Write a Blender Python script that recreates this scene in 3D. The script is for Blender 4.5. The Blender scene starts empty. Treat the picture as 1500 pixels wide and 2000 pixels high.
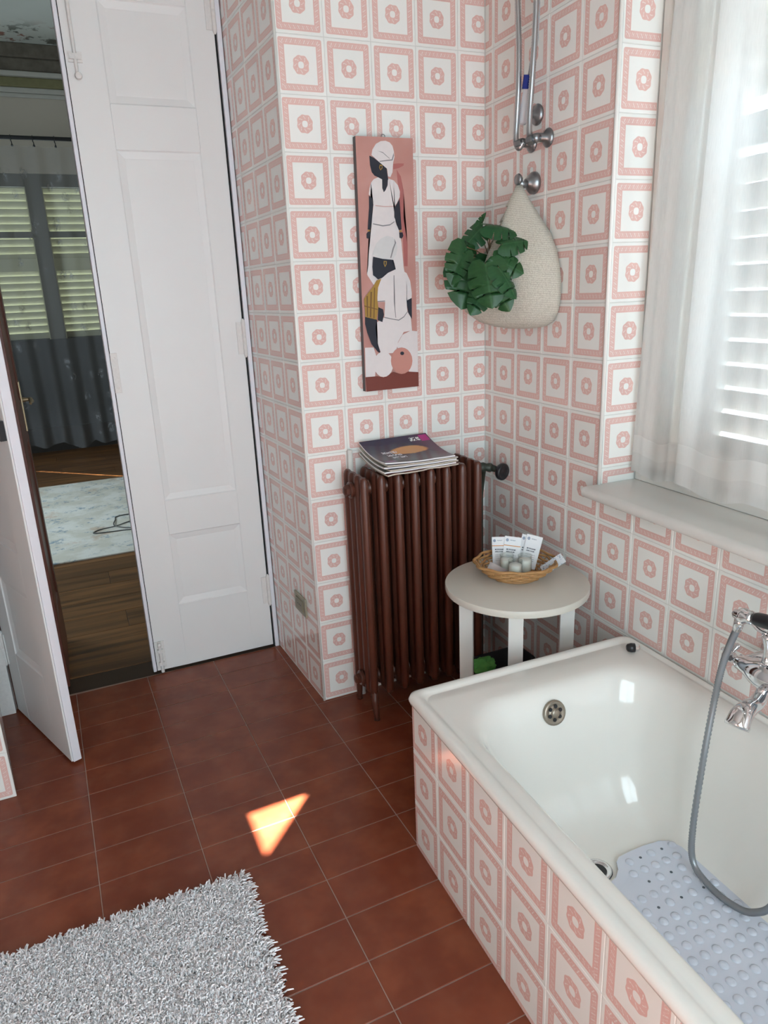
import bpy, bmesh, math, random
import numpy as np
from mathutils import Vector, Matrix
random.seed(7)
rng = np.random.default_rng(11)
scene = bpy.context.scene
COL = scene.collection
PI = math.pi

# ------------------------------------------------------------------ camera
cam_d = bpy.data.cameras.new('camera')
cam = bpy.data.objects.new('camera', cam_d)
COL.objects.link(cam)
cam_d.sensor_fit = 'HORIZONTAL'
cam_d.sensor_width = 36.0
cam_d.lens = 36.0 * 1401.96 / 1500.0
cam_d.clip_start = 0.02
Rc = ((0.912538, -0.406871, -0.041598), (-0.156430, -0.253239, -0.954672), (0.377894, 0.877682, -0.294737))
cx, cy, cz = Rc[0], [-v for v in Rc[1]], [-v for v in Rc[2]]
CAM = Vector((-1.3568, -2.1978, 1.4105))
cam.matrix_world = Matrix(((cx[0], cy[0], cz[0], CAM.x), (cx[1], cy[1], cz[1], CAM.y),
                           (cx[2], cy[2], cz[2], CAM.z), (0, 0, 0, 1)))
scene.camera = cam

# ------------------------------------------------------------------ world, sun, exposure
W = bpy.data.worlds.new('sky')
scene.world = W
W.use_nodes = True
bg = W.node_tree.nodes['Background']
bg.inputs[0].default_value = (0.735, 0.905, 1.0, 1)
bg.inputs[1].default_value = 6.0
SUN_EL = math.radians(53.5)
SUN_DIR = Vector((-0.72 * math.cos(SUN_EL), 0.694 * math.cos(SUN_EL), -math.sin(SUN_EL)))
sl = bpy.data.lights.new('sun', 'SUN')
sl.energy = 90.0
sl.angle = math.radians(0.55)
sl.color = (1.0, 0.92, 0.82)
so = bpy.data.objects.new('sun', sl)
COL.objects.link(so)
so.rotation_euler = SUN_DIR.to_track_quat('-Z', 'Y').to_euler()
so.location = (6, -8, 8)
scene.view_settings.view_transform = 'Standard'
scene.view_settings.look = 'None'
scene.view_settings.gamma = 1.0
scene.view_settings.use_curve_mapping = False
scene.view_settings.exposure = 0.42

scene.cycles.diffuse_bounces = 6

def portal(loc, normal, sx, sy):
    l = bpy.data.lights.new('window_portal', 'AREA')
    l.shape = 'RECTANGLE'; l.size = sx; l.size_y = sy
    l.cycles.is_portal = True
    o = bpy.data.objects.new('window_portal', l)
    COL.objects.link(o)
    o.location = loc
    o.rotation_euler = Vector(normal).to_track_quat('-Z', 'Y').to_euler()

# ------------------------------------------------------------------ material helpers
def lin(r, g, b):
    f = lambda c: (c / 255 / 12.92) if c / 255 <= 0.04045 else ((c / 255 + 0.055) / 1.055) ** 2.4
    return (f(r), f(g), f(b), 1)

class NT:
    def __init__(self, name):
        self.m = bpy.data.materials.new(name); self.m.use_nodes = True
        self.t = self.m.node_tree; self.n = self.t.nodes; self.l = self.t.links
        self.p = self.n['Principled BSDF']
        self.out = self.n['Material Output']
    def put(self, v, sock):
        if isinstance(v, bpy.types.NodeSocket): self.l.new(v, sock)
        else: sock.default_value = v
    def math(self, op, a, b=0.0, c=0.0, clamp=False):
        n = self.n.new('ShaderNodeMath'); n.operation = op; n.use_clamp = clamp
        self.put(a, n.inputs[0]); self.put(b, n.inputs[1])
        if len(n.inputs) > 2: self.put(c, n.inputs[2])
        return n.outputs[0]
    def step(self, lo, hi, v):      # smooth 0..1 ramp
        n = self.n.new('ShaderNodeMapRange'); n.interpolation_type = 'SMOOTHSTEP'
        self.put(v, n.inputs[0]); n.inputs[1].default_value = lo; n.inputs[2].default_value = hi
        return n.outputs[0]
    def mix(self, f, a, b):
        n = self.n.new('ShaderNodeMix'); n.data_type = 'RGBA'
        self.put(f, n.inputs[0]); self.put(a, n.inputs[6]); self.put(b, n.inputs[7])
        return n.outputs[2]
    def uv(self):
        n = self.n.new('ShaderNodeTexCoord'); s = self.n.new('ShaderNodeSeparateXYZ')
        self.l.new(n.outputs['UV'], s.inputs[0]); return s.outputs[0], s.outputs[1]
    def coord(self, kind='Object', scale=(1, 1, 1)):
        n = self.n.new('ShaderNodeTexCoord'); m = self.n.new('ShaderNodeMapping')
        m.inputs['Scale'].default_value = scale
        self.l.new(n.outputs[kind], m.inputs[0]); return m.outputs[0]
    def noise(self, scale, vec=None, detail=3, rough=0.5, col=False):
        n = self.n.new('ShaderNodeTexNoise'); n.inputs['Scale'].default_value = scale
        n.inputs['Detail'].default_value = detail; n.inputs['Roughness'].default_value = rough
        if vec is not None: self.l.new(vec, n.inputs['Vector'])
        return n.outputs['Color' if col else 'Fac']
    def voronoi(self, scale, vec=None, out='Distance'):
        n = self.n.new('ShaderNodeTexVoronoi'); n.inputs['Scale'].default_value = scale
        if vec is not None: self.l.new(vec, n.inputs['Vector'])
        return n.outputs[out]
    def rand(self):
        return self.n.new('ShaderNodeObjectInfo').outputs['Random']
    def bump(self, h, strength=0.2, dist=0.002):
        n = self.n.new('ShaderNodeBump'); n.inputs['Strength'].default_value = strength
        n.inputs['Distance'].default_value = dist
        self.l.new(h, n.inputs['Height']); self.l.new(n.outputs[0], self.p.inputs['Normal'])
    def set(self, **k):
        for a, v in k.items(): self.put(v, self.p.inputs[a.replace('_', ' ')])
        return self.m

def simple(name, col, rough=0.5, metal=0.0, var=0.0, vscale=20, bump=0.0, bscale=80, bdist=0.001, coat=0.0):
    t = NT(name)
    c = tuple(col) if len(col) == 4 else tuple(col) + (1,)
    if var > 0:
        d = tuple(x * (1 - var) for x in c[:3]) + (1,)
        t.set(Base_Color=t.mix(t.noise(vscale, t.coord()), d, tuple(min(1, x * (1 + var * 0.6)) for x in c[:3]) + (1,)))
    else: t.set(Base_Color=c)
    t.set(Roughness=rough, Metallic=metal)
    if coat: t.set(Coat_Weight=coat)
    if bump > 0: t.bump(t.noise(bscale, t.coord(), 4), bump, bdist)
    return t.m

def make_tile_mat():
    t = NT('pink_guilloche_tile')
    u, v = t.uv()
    px, py = t.math('SUBTRACT', u, 0.5), t.math('SUBTRACT', v, 0.5)
    ax, ay = t.math('ABSOLUTE', px), t.math('ABSOLUTE', py)
    m = t.math('MAXIMUM', ax, ay)
    # rounded outer corner: distance to rounded square
    qx = t.math('MAXIMUM', t.math('SUBTRACT', ax, 0.405), 0.0); qy = t.math('MAXIMUM', t.math('SUBTRACT', ay, 0.405), 0.0)
    q = t.math('SQRT', t.math('ADD', t.math('MULTIPLY', qx, qx), t.math('MULTIPLY', qy, qy)))
    outer = t.math('SUBTRACT', 1.0, t.step(0.033, 0.041, q))
    inner = t.step(0.318, 0.326, m)
    band = t.math('MULTIPLY', outer, inner)
    # braid along the band
    horiz = t.math('GREATER_THAN', ay, ax)
    along = t.math('ADD', t.math('MULTIPLY', horiz, px), t.math('MULTIPLY', t.math('SUBTRACT', 1.0, horiz), py))
    across = t.math('MULTIPLY', t.math('SUBTRACT', m, 0.382), 1.0)
    ph = t.math('MULTIPLY', along, 2 * PI / 0.0887)
    sw = t.math('MULTIPLY', t.math('SINE', ph), 0.026)
    d1 = t.math('ABSOLUTE', t.math('SUBTRACT', across, sw))
    strand = t.math('MULTIPLY', t.math('SUBTRACT', 1.0, t.step(0.006, 0.017, d1)), t.step(-0.25, 0.25, t.math('COSINE', ph)))
    dn = t.math('ABSOLUTE', t.math('ADD', across, sw))
    strand = t.math('MAXIMUM', strand, t.math('MULTIPLY', t.math('SUBTRACT', 1.0, t.step(0.003, 0.010, dn)), 0.45))
    edge = t.step(0.045, 0.052, t.math('ABSOLUTE', across))
    grain = t.noise(62, t.coord('UV'), 2)
    strand = t.math('MULTIPLY', strand, t.step(0.30, 0.56, grain))
    strand = t.math('MULTIPLY', strand, t.math('SUBTRACT', 1.0, edge))
    # medallion
    p4x = t.math('POWER', ax, 2.5); p4y = t.math('POWER', ay, 2.5)
    r = t.math('POWER', t.math('ADD', p4x, p4y), 1 / 2.5)
    th = t.math('ARCTAN2', py, px)
    lob = t.math('MULTIPLY', t.math('COSINE', t.math('ADD', t.math('MULTIPLY', th, 8.0), 0.9)), 0.010)
    ro = t.math('ADD', r, t.math('MULTIPLY', lob, 0.55))
    ring = t.math('MULTIPLY', t.math('SUBTRACT', 1.0, t.step(0.156, 0.164, ro)), t.step(0.054, 0.062, r))
    th8 = t.math('MULTIPLY', th, 8.0)
    e1 = t.math('ABSOLUTE', t.math('SUBTRACT', t.math('SUBTRACT', r, 0.108), t.math('MULTIPLY', t.math('SINE', th8), 0.022)))
    mst = t.math('MULTIPLY', t.math('SUBTRACT', 1.0, t.step(0.005, 0.016, e1)), t.step(-0.3, 0.3, t.math('COSINE', th8)))
    mst = t.math('MULTIPLY', mst, t.step(0.30, 0.55, grain))
    ink = t.math('MAXIMUM', t.math('MULTIPLY', band, t.math('SUBTRACT', 1.0, t.math('MULTIPLY', strand, 0.75))),
                 t.math('MULTIPLY', ring, t.math('SUBTRACT', 1.0, t.math('MULTIPLY', mst, 0.7))))
    wear = t.math('MULTIPLY', ink, t.math('ADD', 0.82, t.math('MULTIPLY', t.noise(28, t.coord('UV'), 3), 0.32)), clamp=True)
    white = t.mix(t.rand(), (0.79, 0.81, 0.775, 1), (0.83, 0.84, 0.81, 1))
    pink = t.mix(t.rand(), (0.69, 0.445, 0.405, 1), (0.72, 0.475, 0.43, 1))
    t.set(Base_Color=t.mix(wear, white, pink), Roughness=0.16, Specular_IOR_Level=0.5)
    t.bump(t.math('ADD', t.math('MULTIPLY', ink, -0.35), t.math('MULTIPLY', t.noise(3, t.coord('UV'), 1), 0.8)), 0.12, 0.001)
    return t.m

def make_floor_tile_mat():
    t = NT('terracotta_floor_tile')
    geo = t.n.new('ShaderNodeNewGeometry').outputs['Position']
    n1 = t.noise(9, geo, 3, 0.55); n2 = t.noise(40, geo, 4, 0.6)
    f = t.step(0.35, 0.72, n1)
    c = t.mix(f, (0.170, 0.040, 0.019, 1), (0.245, 0.066, 0.029, 1))
    c = t.mix(t.math('MULTIPLY', t.rand(), 0.45), c, (0.180, 0.042, 0.022, 1))
    c = t.mix(t.math('MULTIPLY', t.step(0.45, 0.8, t.noise(16, geo, 2)), 0.25), c, (0.25, 0.095, 0.05, 1))
    t.set(Base_Color=c, Roughness=0.24, Specular_IOR_Level=0.32)
    t.bump(n1, 0.08, 0.002)
    return t.m

def make_wood(name, c0, c1, c2, axis=0, rough=0.35):
    t = NT(name)
    sc = [22.0, 22.0, 22.0]; sc[axis] = 1.6
    tc = t.n.new('ShaderNodeTexCoord'); mp = t.n.new('ShaderNodeMapping'); mp.inputs['Scale'].default_value = sc
    vm = t.n.new('ShaderNodeVectorMath'); vm.operation = 'ADD'
    t.l.new(tc.outputs['Object'], vm.inputs[0])
    cmb = t.n.new('ShaderNodeCombineXYZ'); rr = t.math('MULTIPLY', t.rand(), 31.0)
    for i in range(3): t.l.new(rr, cmb.inputs[i])
    t.l.new(cmb.outputs[0], vm.inputs[1]); t.l.new(vm.outputs[0], mp.inputs[0])
    n = t.noise(1.0, mp.outputs[0], 5, 0.6)
    c = t.mix(t.step(0.3, 0.7, n), c0, c1)
    c = t.mix(t.math('MULTIPLY', t.rand(), 0.6), c, c2)
    t.set(Base_Color=c, Roughness=rough)
    t.bump(n, 0.1, 0.001)
    return t.m

M = {}
M['tile'] = make_tile_mat()
M['floor_tile'] = make_floor_tile_mat()
M['grout'] = simple('wall_grout', (0.62, 0.63, 0.60), 0.8, var=0.1)
M['floor_grout'] = simple('floor_grout', (0.36, 0.24, 0.19), 0.8, var=0.2, vscale=8)
M['left_paint'] = simple('left_wall_paint', (0.55, 0.55, 0.54), 0.8, var=0.03, vscale=3)
M['ceiling_paint'] = simple('ceiling_paint', (0.50, 0.50, 0.48), 0.9)
M['plaster'] = simple('plaster', (0.72, 0.71, 0.68), 0.9, var=0.03, vscale=3, bump=0.1)
M['bed_plaster'] = simple('bedroom_plaster', (0.41, 0.36, 0.30), 0.9, var=0.05, vscale=3)
M['door_white'] = simple('door_paint', (0.75, 0.76, 0.755), 0.42, var=0.03, vscale=5, bump=0.06, bscale=40)
M['door_edge'] = simple('door_edge_paint', (0.74, 0.75, 0.80), 0.4, var=0.05, vscale=30)
M['old_paint'] = simple('old_paint', (0.72, 0.71, 0.69), 0.5, var=0.12, vscale=120, bump=0.3, bscale=200)
M['dark_gap'] = simple('dark_gap', (0.01, 0.01, 0.01), 0.9)
M['enamel'] = simple('tub_enamel', (0.80, 0.785, 0.735), 0.10, var=0.02, vscale=4, coat=0.3)
M['chrome'] = simple('chrome', (0.75, 0.75, 0.76), 0.08, 1.0)
M['steel_hose'] = simple('steel_hose', (0.50, 0.51, 0.52), 0.28, 1.0)
M['grey_hose'] = simple('grey_hose', (0.30, 0.32, 0.34), 0.35, 0.6)
M['nickel'] = simple('worn_nickel', (0.30, 0.31, 0.32), 0.35, 1.0, var=0.15, vscale=60)
M['brass_old'] = simple('old_brass', (0.33, 0.25, 0.15), 0.4, 0.8, var=0.25, vscale=60)
M['black'] = simple('black_plastic', (0.012, 0.012, 0.014), 0.3)
M['black_soft'] = simple('black_bag', (0.010, 0.011, 0.014), 0.55)
M['table_top'] = simple('table_top_paint', (0.60, 0.575, 0.51), 0.4, var=0.02, vscale=6)
M['table_white'] = simple('table_leg_paint', (0.74, 0.73, 0.69), 0.4)
M['rad'] = simple('radiator_enamel', (0.092, 0.028, 0.016), 0.34, var=0.25, vscale=14, bump=0.15, bscale=60)
M['valve_green'] = simple('valve_bronze', (0.05, 0.06, 0.045), 0.5, 0.4, var=0.4, vscale=70)
M['marble'] = simple('sill_marble', (0.66, 0.655, 0.62), 0.22, var=0.07, vscale=5)
M['wicker'] = simple('wicker', (0.45, 0.24, 0.09), 0.55, var=0.4, vscale=70)
M['paper'] = simple('paper_white', (0.76, 0.77, 0.78), 0.6)
M['paper_edge'] = simple('paper_edge', (0.52, 0.47, 0.39), 0.7, var=0.25, vscale=90)
M['navy'] = simple('paint_navy', (0.010, 0.013, 0.028), 0.45)
M['mat'] = None
# ------------------------------------------------------------------ mesh helpers
def mesh_obj(name, verts, faces, mat=None, parent=None, smooth=False, uvs=None, mats=None, midx=None):
    me = bpy.data.meshes.new(name)
    me.from_pydata([tuple(v) for v in verts], [], faces)
    if mats:
        for m_ in mats: me.materials.append(m_)
        if midx is not None:
            for p, i in zip(me.polygons, midx): p.material_index = i
    elif mat: me.materials.append(mat)
    if uvs is not None:
        ul = me.uv_layers.new(name='UVMap')
        for p in me.polygons:
            for li in p.loop_indices: ul.data[li].uv = uvs[me.loops[li].vertex_index]
    if smooth: me.shade_smooth()
    me.update()
    o = bpy.data.objects.new(name, me)
    COL.objects.link(o)
    if parent: o.parent = parent
    return o

def bm_obj(name, bm, mat, parent=None, smooth=False, auto=None, bevel=0.0, bseg=2):
    bmesh.ops.recalc_face_normals(bm, faces=bm.faces)
    me = bpy.data.meshes.new(name); bm.to_mesh(me); bm.free()
    if isinstance(mat, (list, tuple)):
        for m_ in mat: me.materials.append(m_)
    elif mat: me.materials.append(mat)
    if smooth: me.shade_smooth()
    if auto is not None:
        me.shade_smooth(); me.set_sharp_from_angle(angle=math.radians(auto))
    o = bpy.data.objects.new(name, me); COL.objects.link(o)
    if parent: o.parent = parent
    if bevel > 0:
        md = o.modifiers.new('bevel', 'BEVEL'); md.width = bevel; md.segments = bseg; md.limit_method = 'ANGLE'
    return o

def bm_box(bm, x0, x1, y0, y1, z0, z1, fr=None):
    pts = [(x0, y0, z0), (x1, y0, z0), (x1, y1, z0), (x0, y1, z0), (x0, y0, z1), (x1, y0, z1), (x1, y1, z1), (x0, y1, z1)]
    vs = [bm.verts.new(fr(*p) if fr else p) for p in pts]
    for f in [(0, 3, 2, 1), (4, 5, 6, 7), (0, 1, 5, 4), (1, 2, 6, 5), (2, 3, 7, 6), (3, 0, 4, 7)]:
        bm.faces.new([vs[i] for i in f])
    return vs

def bm_prism(bm, poly, z0, z1, fr=None):
    a = [bm.verts.new(fr(x, y, z0) if fr else (x, y, z0)) for x, y in poly]
    b = [bm.verts.new(fr(x, y, z1) if fr else (x, y, z1)) for x, y in poly]
    n = len(poly)
    bm.faces.new(a[::-1]); bm.faces.new(b)
    for i in range(n): bm.faces.new([a[i], a[(i + 1) % n], b[(i + 1) % n], b[i]])

def bm_tube(bm, pts, rad, seg=10, caps=True):
    pts = [Vector(p) for p in pts]
    n = len(pts)
    rads = rad if isinstance(rad, (list, tuple)) else [rad] * n
    tan = []
    for i in range(n):
        a = pts[max(0, i - 1)]; b = pts[min(n - 1, i + 1)]
        tan.append((b - a).normalized())
    up = Vector((0, 0, 1)) if abs(tan[0].z) < 0.9 else Vector((1, 0, 0))
    nrm = (up - tan[0] * up.dot(tan[0])).normalized()
    rings = []
    for i in range(n):
        nrm = (nrm - tan[i] * nrm.dot(tan[i])).normalized()
        bn = tan[i].cross(nrm)
        rings.append([bm.verts.new(pts[i] + (nrm * math.cos(2 * PI * k / seg) + bn * math.sin(2 * PI * k / seg)) * rads[i]) for k in range(seg)])
    for i in range(n - 1):
        for k in range(seg):
            bm.faces.new([rings[i][k], rings[i][(k + 1) % seg], rings[i + 1][(k + 1) % seg], rings[i + 1][k]])
    if caps:
        bm.faces.new(rings[0][::-1]); bm.faces.new(rings[-1])

def bm_lathe(bm, prof, origin, axis, seg=24, cap=True):
    """prof: list of (radius, height along axis)"""
    ax = Vector(axis).normalized()
    up = Vector((0, 0, 1)) if abs(ax.z) < 0.9 else Vector((1, 0, 0))
    e1 = (up - ax * up.dot(ax)).normalized(); e2 = ax.cross(e1)
    o = Vector(origin)
    rings = []
    for r, h in prof:
        rings.append([bm.verts.new(o + ax * h + (e1 * math.cos(2 * PI * k / seg) + e2 * math.sin(2 * PI * k / seg)) * max(r, 1e-5)) for k in range(seg)])
    for i in range(len(rings) - 1):
        for k in range(seg):
            bm.faces.new([rings[i][k], rings[i][(k + 1) % seg], rings[i + 1][(k + 1) % seg], rings[i + 1][k]])
    if cap:
        bm.faces.new(rings[0][::-1]); bm.faces.new(rings[-1])

def spline(pts, n):
    """Catmull-Rom through pts"""
    P = [Vector(p) for p in pts]
    P = [P[0] * 2 - P[1]] + P + [P[-1] * 2 - P[-2]]
    out = []
    m = len(P) - 3
    for i in range(n):
        t = i / (n - 1) * m
        k = min(int(t), m - 1); t -= k
        a, b, c, d = P[k:k + 4]
        out.append(0.5 * ((2 * b) + (c - a) * t + (2 * a - 5 * b + 4 * c - d) * t * t + (3 * b - a - 3 * c + d) * t ** 3))
    return out

def bm_hose(bm, pts, r, pitch=0.005, depth=0.0012, seg=10):
    L = sum((Vector(pts[i + 1]) - Vector(pts[i])).length for i in range(len(pts) - 1))
    n = max(8, int(L / pitch * 2))
    sp = spline(pts, n)
    bm_tube(bm, sp, [r - (depth if i % 2 else 0) for i in range(n)], seg)

def struct(o):
    o['kind'] = 'structure'; return o
def tag(o, label, cat, group=None):
    o['label'] = label; o['category'] = cat
    if group: o['group'] = group
    return o
def thing(name, label, cat, loc=(0, 0, 0), group=None):
    o = bpy.data.objects.new(name, None); COL.objects.link(o)
    o.empty_display_size = 0.05
    o.location = loc
    return tag(o, label, cat, group)
def adopt(parent, *objs):
    """parent parts that were built in world coordinates"""
    for o in objs:
        o.parent = parent
        o.matrix_parent_inverse = Matrix.Translation(parent.location).inverted()

# ------------------------------------------------------------------ wall frames
aR, aT, aF = -0.0263, -0.0211, 0.0241
dR = Vector((math.sin(aR), -math.cos(aR), 0)); nR = Vector((math.cos(aR), math.sin(aR), 0))
def RW(s, off, z):                       # s along the window wall from the corner, off into the room
    p = dR * s - nR * off; return Vector((p.x, p.y, z))
dT = Vector((math.sin(aT), -math.cos(aT), 0)); nT = Vector((math.cos(aT), math.sin(aT), 0))
T0 = Vector((-0.6962, -0.7834, 0))
def TB(u, v, z):                         # u across the tub from its front, v along it from the far end
    p = T0 + nT * u + dT * v; return Vector((p.x, p.y, z))
UP = Vector((0, 0, 1))

# ------------------------------------------------------------------ tiles
TILE_T = 0.006
tile_cache = {}
def tile_mesh(w, h, c):
    """w,h: cell size; c=(u0,u1,v0,v1) part of the pattern"""
    key = (round(w, 4), round(h, 4)) + tuple(round(x, 3) for x in c)
    if key in tile_cache: return tile_cache[key]
    g, b = 0.0008, 0.0011
    x0, x1, z0, z1 = g, w - g, g, h - g
    V, F = [], []
    for d, i in ((TILE_T, 0), (0.0009, 0), (0.0, b)):
        V += [(x0 + i, d, z0 + i), (x1 - i, d, z0 + i), (x1 - i, d, z1 - i), (x0 + i, d, z1 - i)]
    for a in (0, 4):
        for k in range(4): F.append((a + k, a + (k + 1) % 4, a + 4 + (k + 1) % 4, a + 4 + k))
    F.append((8, 9, 10, 11))
    me = bpy.data.meshes.new('wall_tile')
    me.from_pydata(V, [], F)
    ul = me.uv_layers.new(name='UVMap')
    for lp in me.loops:
        v = V[lp.vertex_index]
        ul.data[lp.index].uv = (c[0] + (c[1] - c[0]) * v[0] / w, c[2] + (c[3] - c[2]) * v[2] / h)
    me.materials.append(M['tile'])
    tile_cache[key] = me
    return me
def put_tile(parent, O, U, N, a, z, w, h, c=(0, 1, 0, 1)):
    o = bpy.data.objects.new('wall_tile', tile_mesh(w, h, c))
    COL.objects.link(o)
    p = Vector(O) + U * a + UP * z
    nn = -N
    o.matrix_world = Matrix(((U.x, nn.x, 0, p.x), (U.y, nn.y, 0, p.y), (U.z, nn.z, 1, p.z), (0, 0, 0, 1)))
    mw = o.matrix_world.copy(); o.parent = parent; o.matrix_world = mw
    return o
def zrow(r): return 0.0 if r == 0 else 0.15 * r + 0.004
ROWS = [(zrow(r), zrow(r + 1)) for r in range(16)]
def lay(parent, O, U, N, cols, zmin=0.0, zmax=9.0):
    for (a0, a1, c0, c1) in cols:
        for (z0, z1) in ROWS:
            zz0, zz1 = max(z0, zmin), min(z1, zmax)
            if zz1 - zz0 < 0.012: continue
            put_tile(parent, O, U, N, a0, zz0, a1 - a0, zz1 - zz0, (c0, c1, (zz0 - z0) / (z1 - z0), (zz1 - z0) / (z1 - z0)))

# ================================================================== STRUCTURE
# ---- floor
def clip(poly, a, b, c):                 # keep a*x+b*y<=c
    out = []
    for i in range(len(poly)):
        p, q = poly[i], poly[(i + 1) % len(poly)]
        dp, dq = a * p[0] + b * p[1] - c, a * q[0] + b * q[1] - c
        if dp <= 0: out.append(p)
        if dp * dq < 0:
            t = dp / (dp - dq); out.append((p[0] + (q[0] - p[0]) * t, p[1] + (q[1] - p[1]) * t))
    return out
bm = bmesh.new(); bm_box(bm, -2.45, 0.25, -3.15, 0.497, -0.06, -0.0013)
floor = struct(bm_obj('floor', bm, M['floor_grout']))
FA, FB = 0.2594, 0.1285
def fl_mesh(poly):
    g, b = 0.0012, 0.0010
    cxx = sum(p[0] for p in poly) / len(poly); cyy = sum(p[1] for p in poly) / len(poly)
    def ins(d):
        out = []
        for p in poly:
            out.append((p[0] + (d if p[0] < cxx else -d), p[1] + (d if p[1] < cyy else -d)))
        return out
    n = len(poly); V, F = [], []
    for z, d in ((-0.008, g), (-0.0009, g), (0.0, g + b)): V += [(x, y, z) for x, y in ins(d)]
    for a in (0, n):
        for k in range(n): F.append((a + k, a + (k + 1) % n, a + n + (k + 1) % n, a + n + k))
    F.append(tuple(range(2 * n, 3 * n)))
    me = bpy.data.meshes.new('floor_tile'); me.from_pydata(V, [], F); me.materials.append(M['floor_tile']); return me
full_fl = fl_mesh([(0, 0), (FA, 0), (FA, FB), (0, FB)])
for n in range(-3, 7):
    for m_ in range(-20, 8):
        # cell between column lines n and n-1 (x grows), rows m_..m_+1
        lx, ly = -n * FA, m_ * FB
        ca, sa = math.cos(aF), math.sin(aF)
        W2 = lambda x, y: (-0.6974 + x * ca - y * sa, -0.5247 + x * sa + y * ca)
        cs = [W2(lx, ly), W2(lx + FA, ly), W2(lx + FA, ly + FB), W2(lx, ly + FB)]
        mx, my = W2(lx + FA / 2, ly + FB / 2)
        if all(c[0] > -0.66 and c[1] > 0.02 for c in cs): continue      # inside the back wall
        if all(c[0] > -0.68 and c[1] < -0.80 for c in cs): continue     # under the bath
        if all(c[0] < -1.76 and c[1] > -0.04 for c in cs): continue     # inside the left pier
        if cs[1][0] < -2.4 or cs[0][0] > 0.02 or my < -3.0: continue
        local = [(0, 0), (FA, 0), (FA, FB), (0, FB)]
        if max(c[1] for c in cs) > 0.494:
            # y_world = -0.5247 + (lx+x)*sa + (ly+y)*ca <= 0.494
            local = clip(local, sa, ca, 0.494 + 0.5247 - lx * sa - ly * ca)
            if len(local) < 3: continue
            me = fl_mesh(local)
        else: me = full_fl
        o = bpy.data.objects.new('floor_tile', me); COL.objects.link(o)
        w = W2(lx, ly)
        o.location = (w[0], w[1], 0); o.rotation_euler = (0, 0, aF); o.parent = floor

# ---- back wall with the return beside the door
WB = 0.6785; TW = 0.14555
bm = bmesh.new()
bm_prism(bm, [(-WB + 0.0013, 0.0013), (0.30, 0.0013), (0.30, 0.62), (-0.706, 0.62), (-0.7003, 0.5)], -0.02, 2.9)
wall_back = struct(bm_obj('wall_back', bm, M['grout']))
colsB = [(k * TW, (k + 1) * TW, 0, 1) for k in range(4)] + [(4 * TW, WB - 0.0005, 0, (WB - 4 * TW) / TW)]
lay(wall_back, (-WB, 0, 0), Vector((1, 0, 0)), Vector((0, -1, 0)), colsB)
Uj = (Vector((-WB, 0, 0)) - Vector((-0.7016, 0.5, 0))).normalized(); Nj = Vector((-Uj.y * -1, 0, 0))
Nj = Vector((Uj.y, -Uj.x, 0)).normalized()            # faces the door alcove (-x)
LJ = 0.500
colsJ = [(LJ - (k + 1) * TW, LJ - k * TW, 0, 1) for k in range(3)] + [(0.0, LJ - 3 * TW, 1 - (LJ - 3 * TW) / TW, 1)]
lay(wall_back, Vector((-WB, 0, 0)) - Uj * LJ, Uj, Nj, colsJ)
bm = bmesh.new(); bm_tube(bm, [(-WB + 0.002, 0.002, 0), (-WB + 0.002, 0.002, 2.404)], 0.0045, 10)
bm_obj('corner_trim', bm, simple('corner_glaze', (0.82, 0.82, 0.78), 0.2), wall_back, smooth=True)

# ---- window wall
WIN0, WIN1, SILLZ, WINTOP = 0.6360, 2.22, 0.858, 2.50
bm = bmesh.new()
fr = lambda s, off, z: RW(s, off, z)
bm_box(bm, -0.15, WIN0 - 0.0013, -0.30, -0.0013, -0.02, 2.9, fr)
bm_box(bm, WIN0 - 0.0013, WIN1, -0.30, -0.0013, -0.02, SILLZ - 0.032, fr)
bm_box(bm, WIN0 - 0.0013, WIN1, -0.30, -0.0013, WINTOP, 2.9, fr)
bm_box(bm, WIN1, 3.3, -0.30, -0.0013, -0.02, 2.9, fr)
wall_right = struct(bm_obj('wall_right', bm, M['grout']))
TR = 0.14676; P0 = 0.3333 * TR
colsR = [(0.0005, P0, 1 - P0 / TR, 1)] + [(P0 + k * TR, P0 + (k + 1) * TR, 0, 1) for k in range(4)]
lay(wall_right, (0, 0, 0), dR, -nR, colsR)
colsR2 = [(P0 + k * TR, P0 + (k + 1) * TR, 0, 1) for k in range(4, 15)]
lay(wall_right, (0, 0, 0), dR, -nR, colsR2, 0.304, SILLZ - 0.031)
# tiled reveal on the far side of the window
lay(wall_right, RW(WIN0, 0, 0) + nR * 0.004, nR, dR, [(0, 0.121, 0.0, 0.121 / TR)], SILLZ)
bm = bmesh.new(); bm_tube(bm, [RW(WIN0 - 0.002, -0.002, SILLZ), RW(WIN0 - 0.002, -0.002, 2.404)], 0.0055, 10)
bm_obj('corner_trim', bm, simple('corner_glaze_2', (0.82, 0.82, 0.79), 0.2), wall_right, smooth=True)

# ---- left pier
bm = bmesh.new()
bm_prism(bm, [(-1.6842, -0.0627), (-1.7533, 0.46), (-1.7533, 0.62), (-2.45, 0.62), (-2.45, -0.0627)], -0.02, 2.9)
wall_pier = struct(bm_obj('wall_left_pier', bm, M['grout']))
lay(wall_pier, (-1.683 - 4 * TW, -0.064, 0), Vector((1, 0, 0)), Vector((0, -1, 0)), [(k * TW, (k + 1) * TW, 0, 1) for k in range(2, 4)])
Up_ = (Vector((-1.752, 0.46, 0)) - Vector((-1.683, -0.064, 0))).normalized()
lay(wall_pier, (-1.683, -0.064, 0), Up_, Vector((Up_.y, -Up_.x, 0)), [(k * TW, (k + 1) * TW, 0, 1) for k in range(3)] + [(3 * TW, 0.505, 0, 0.468)])

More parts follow.
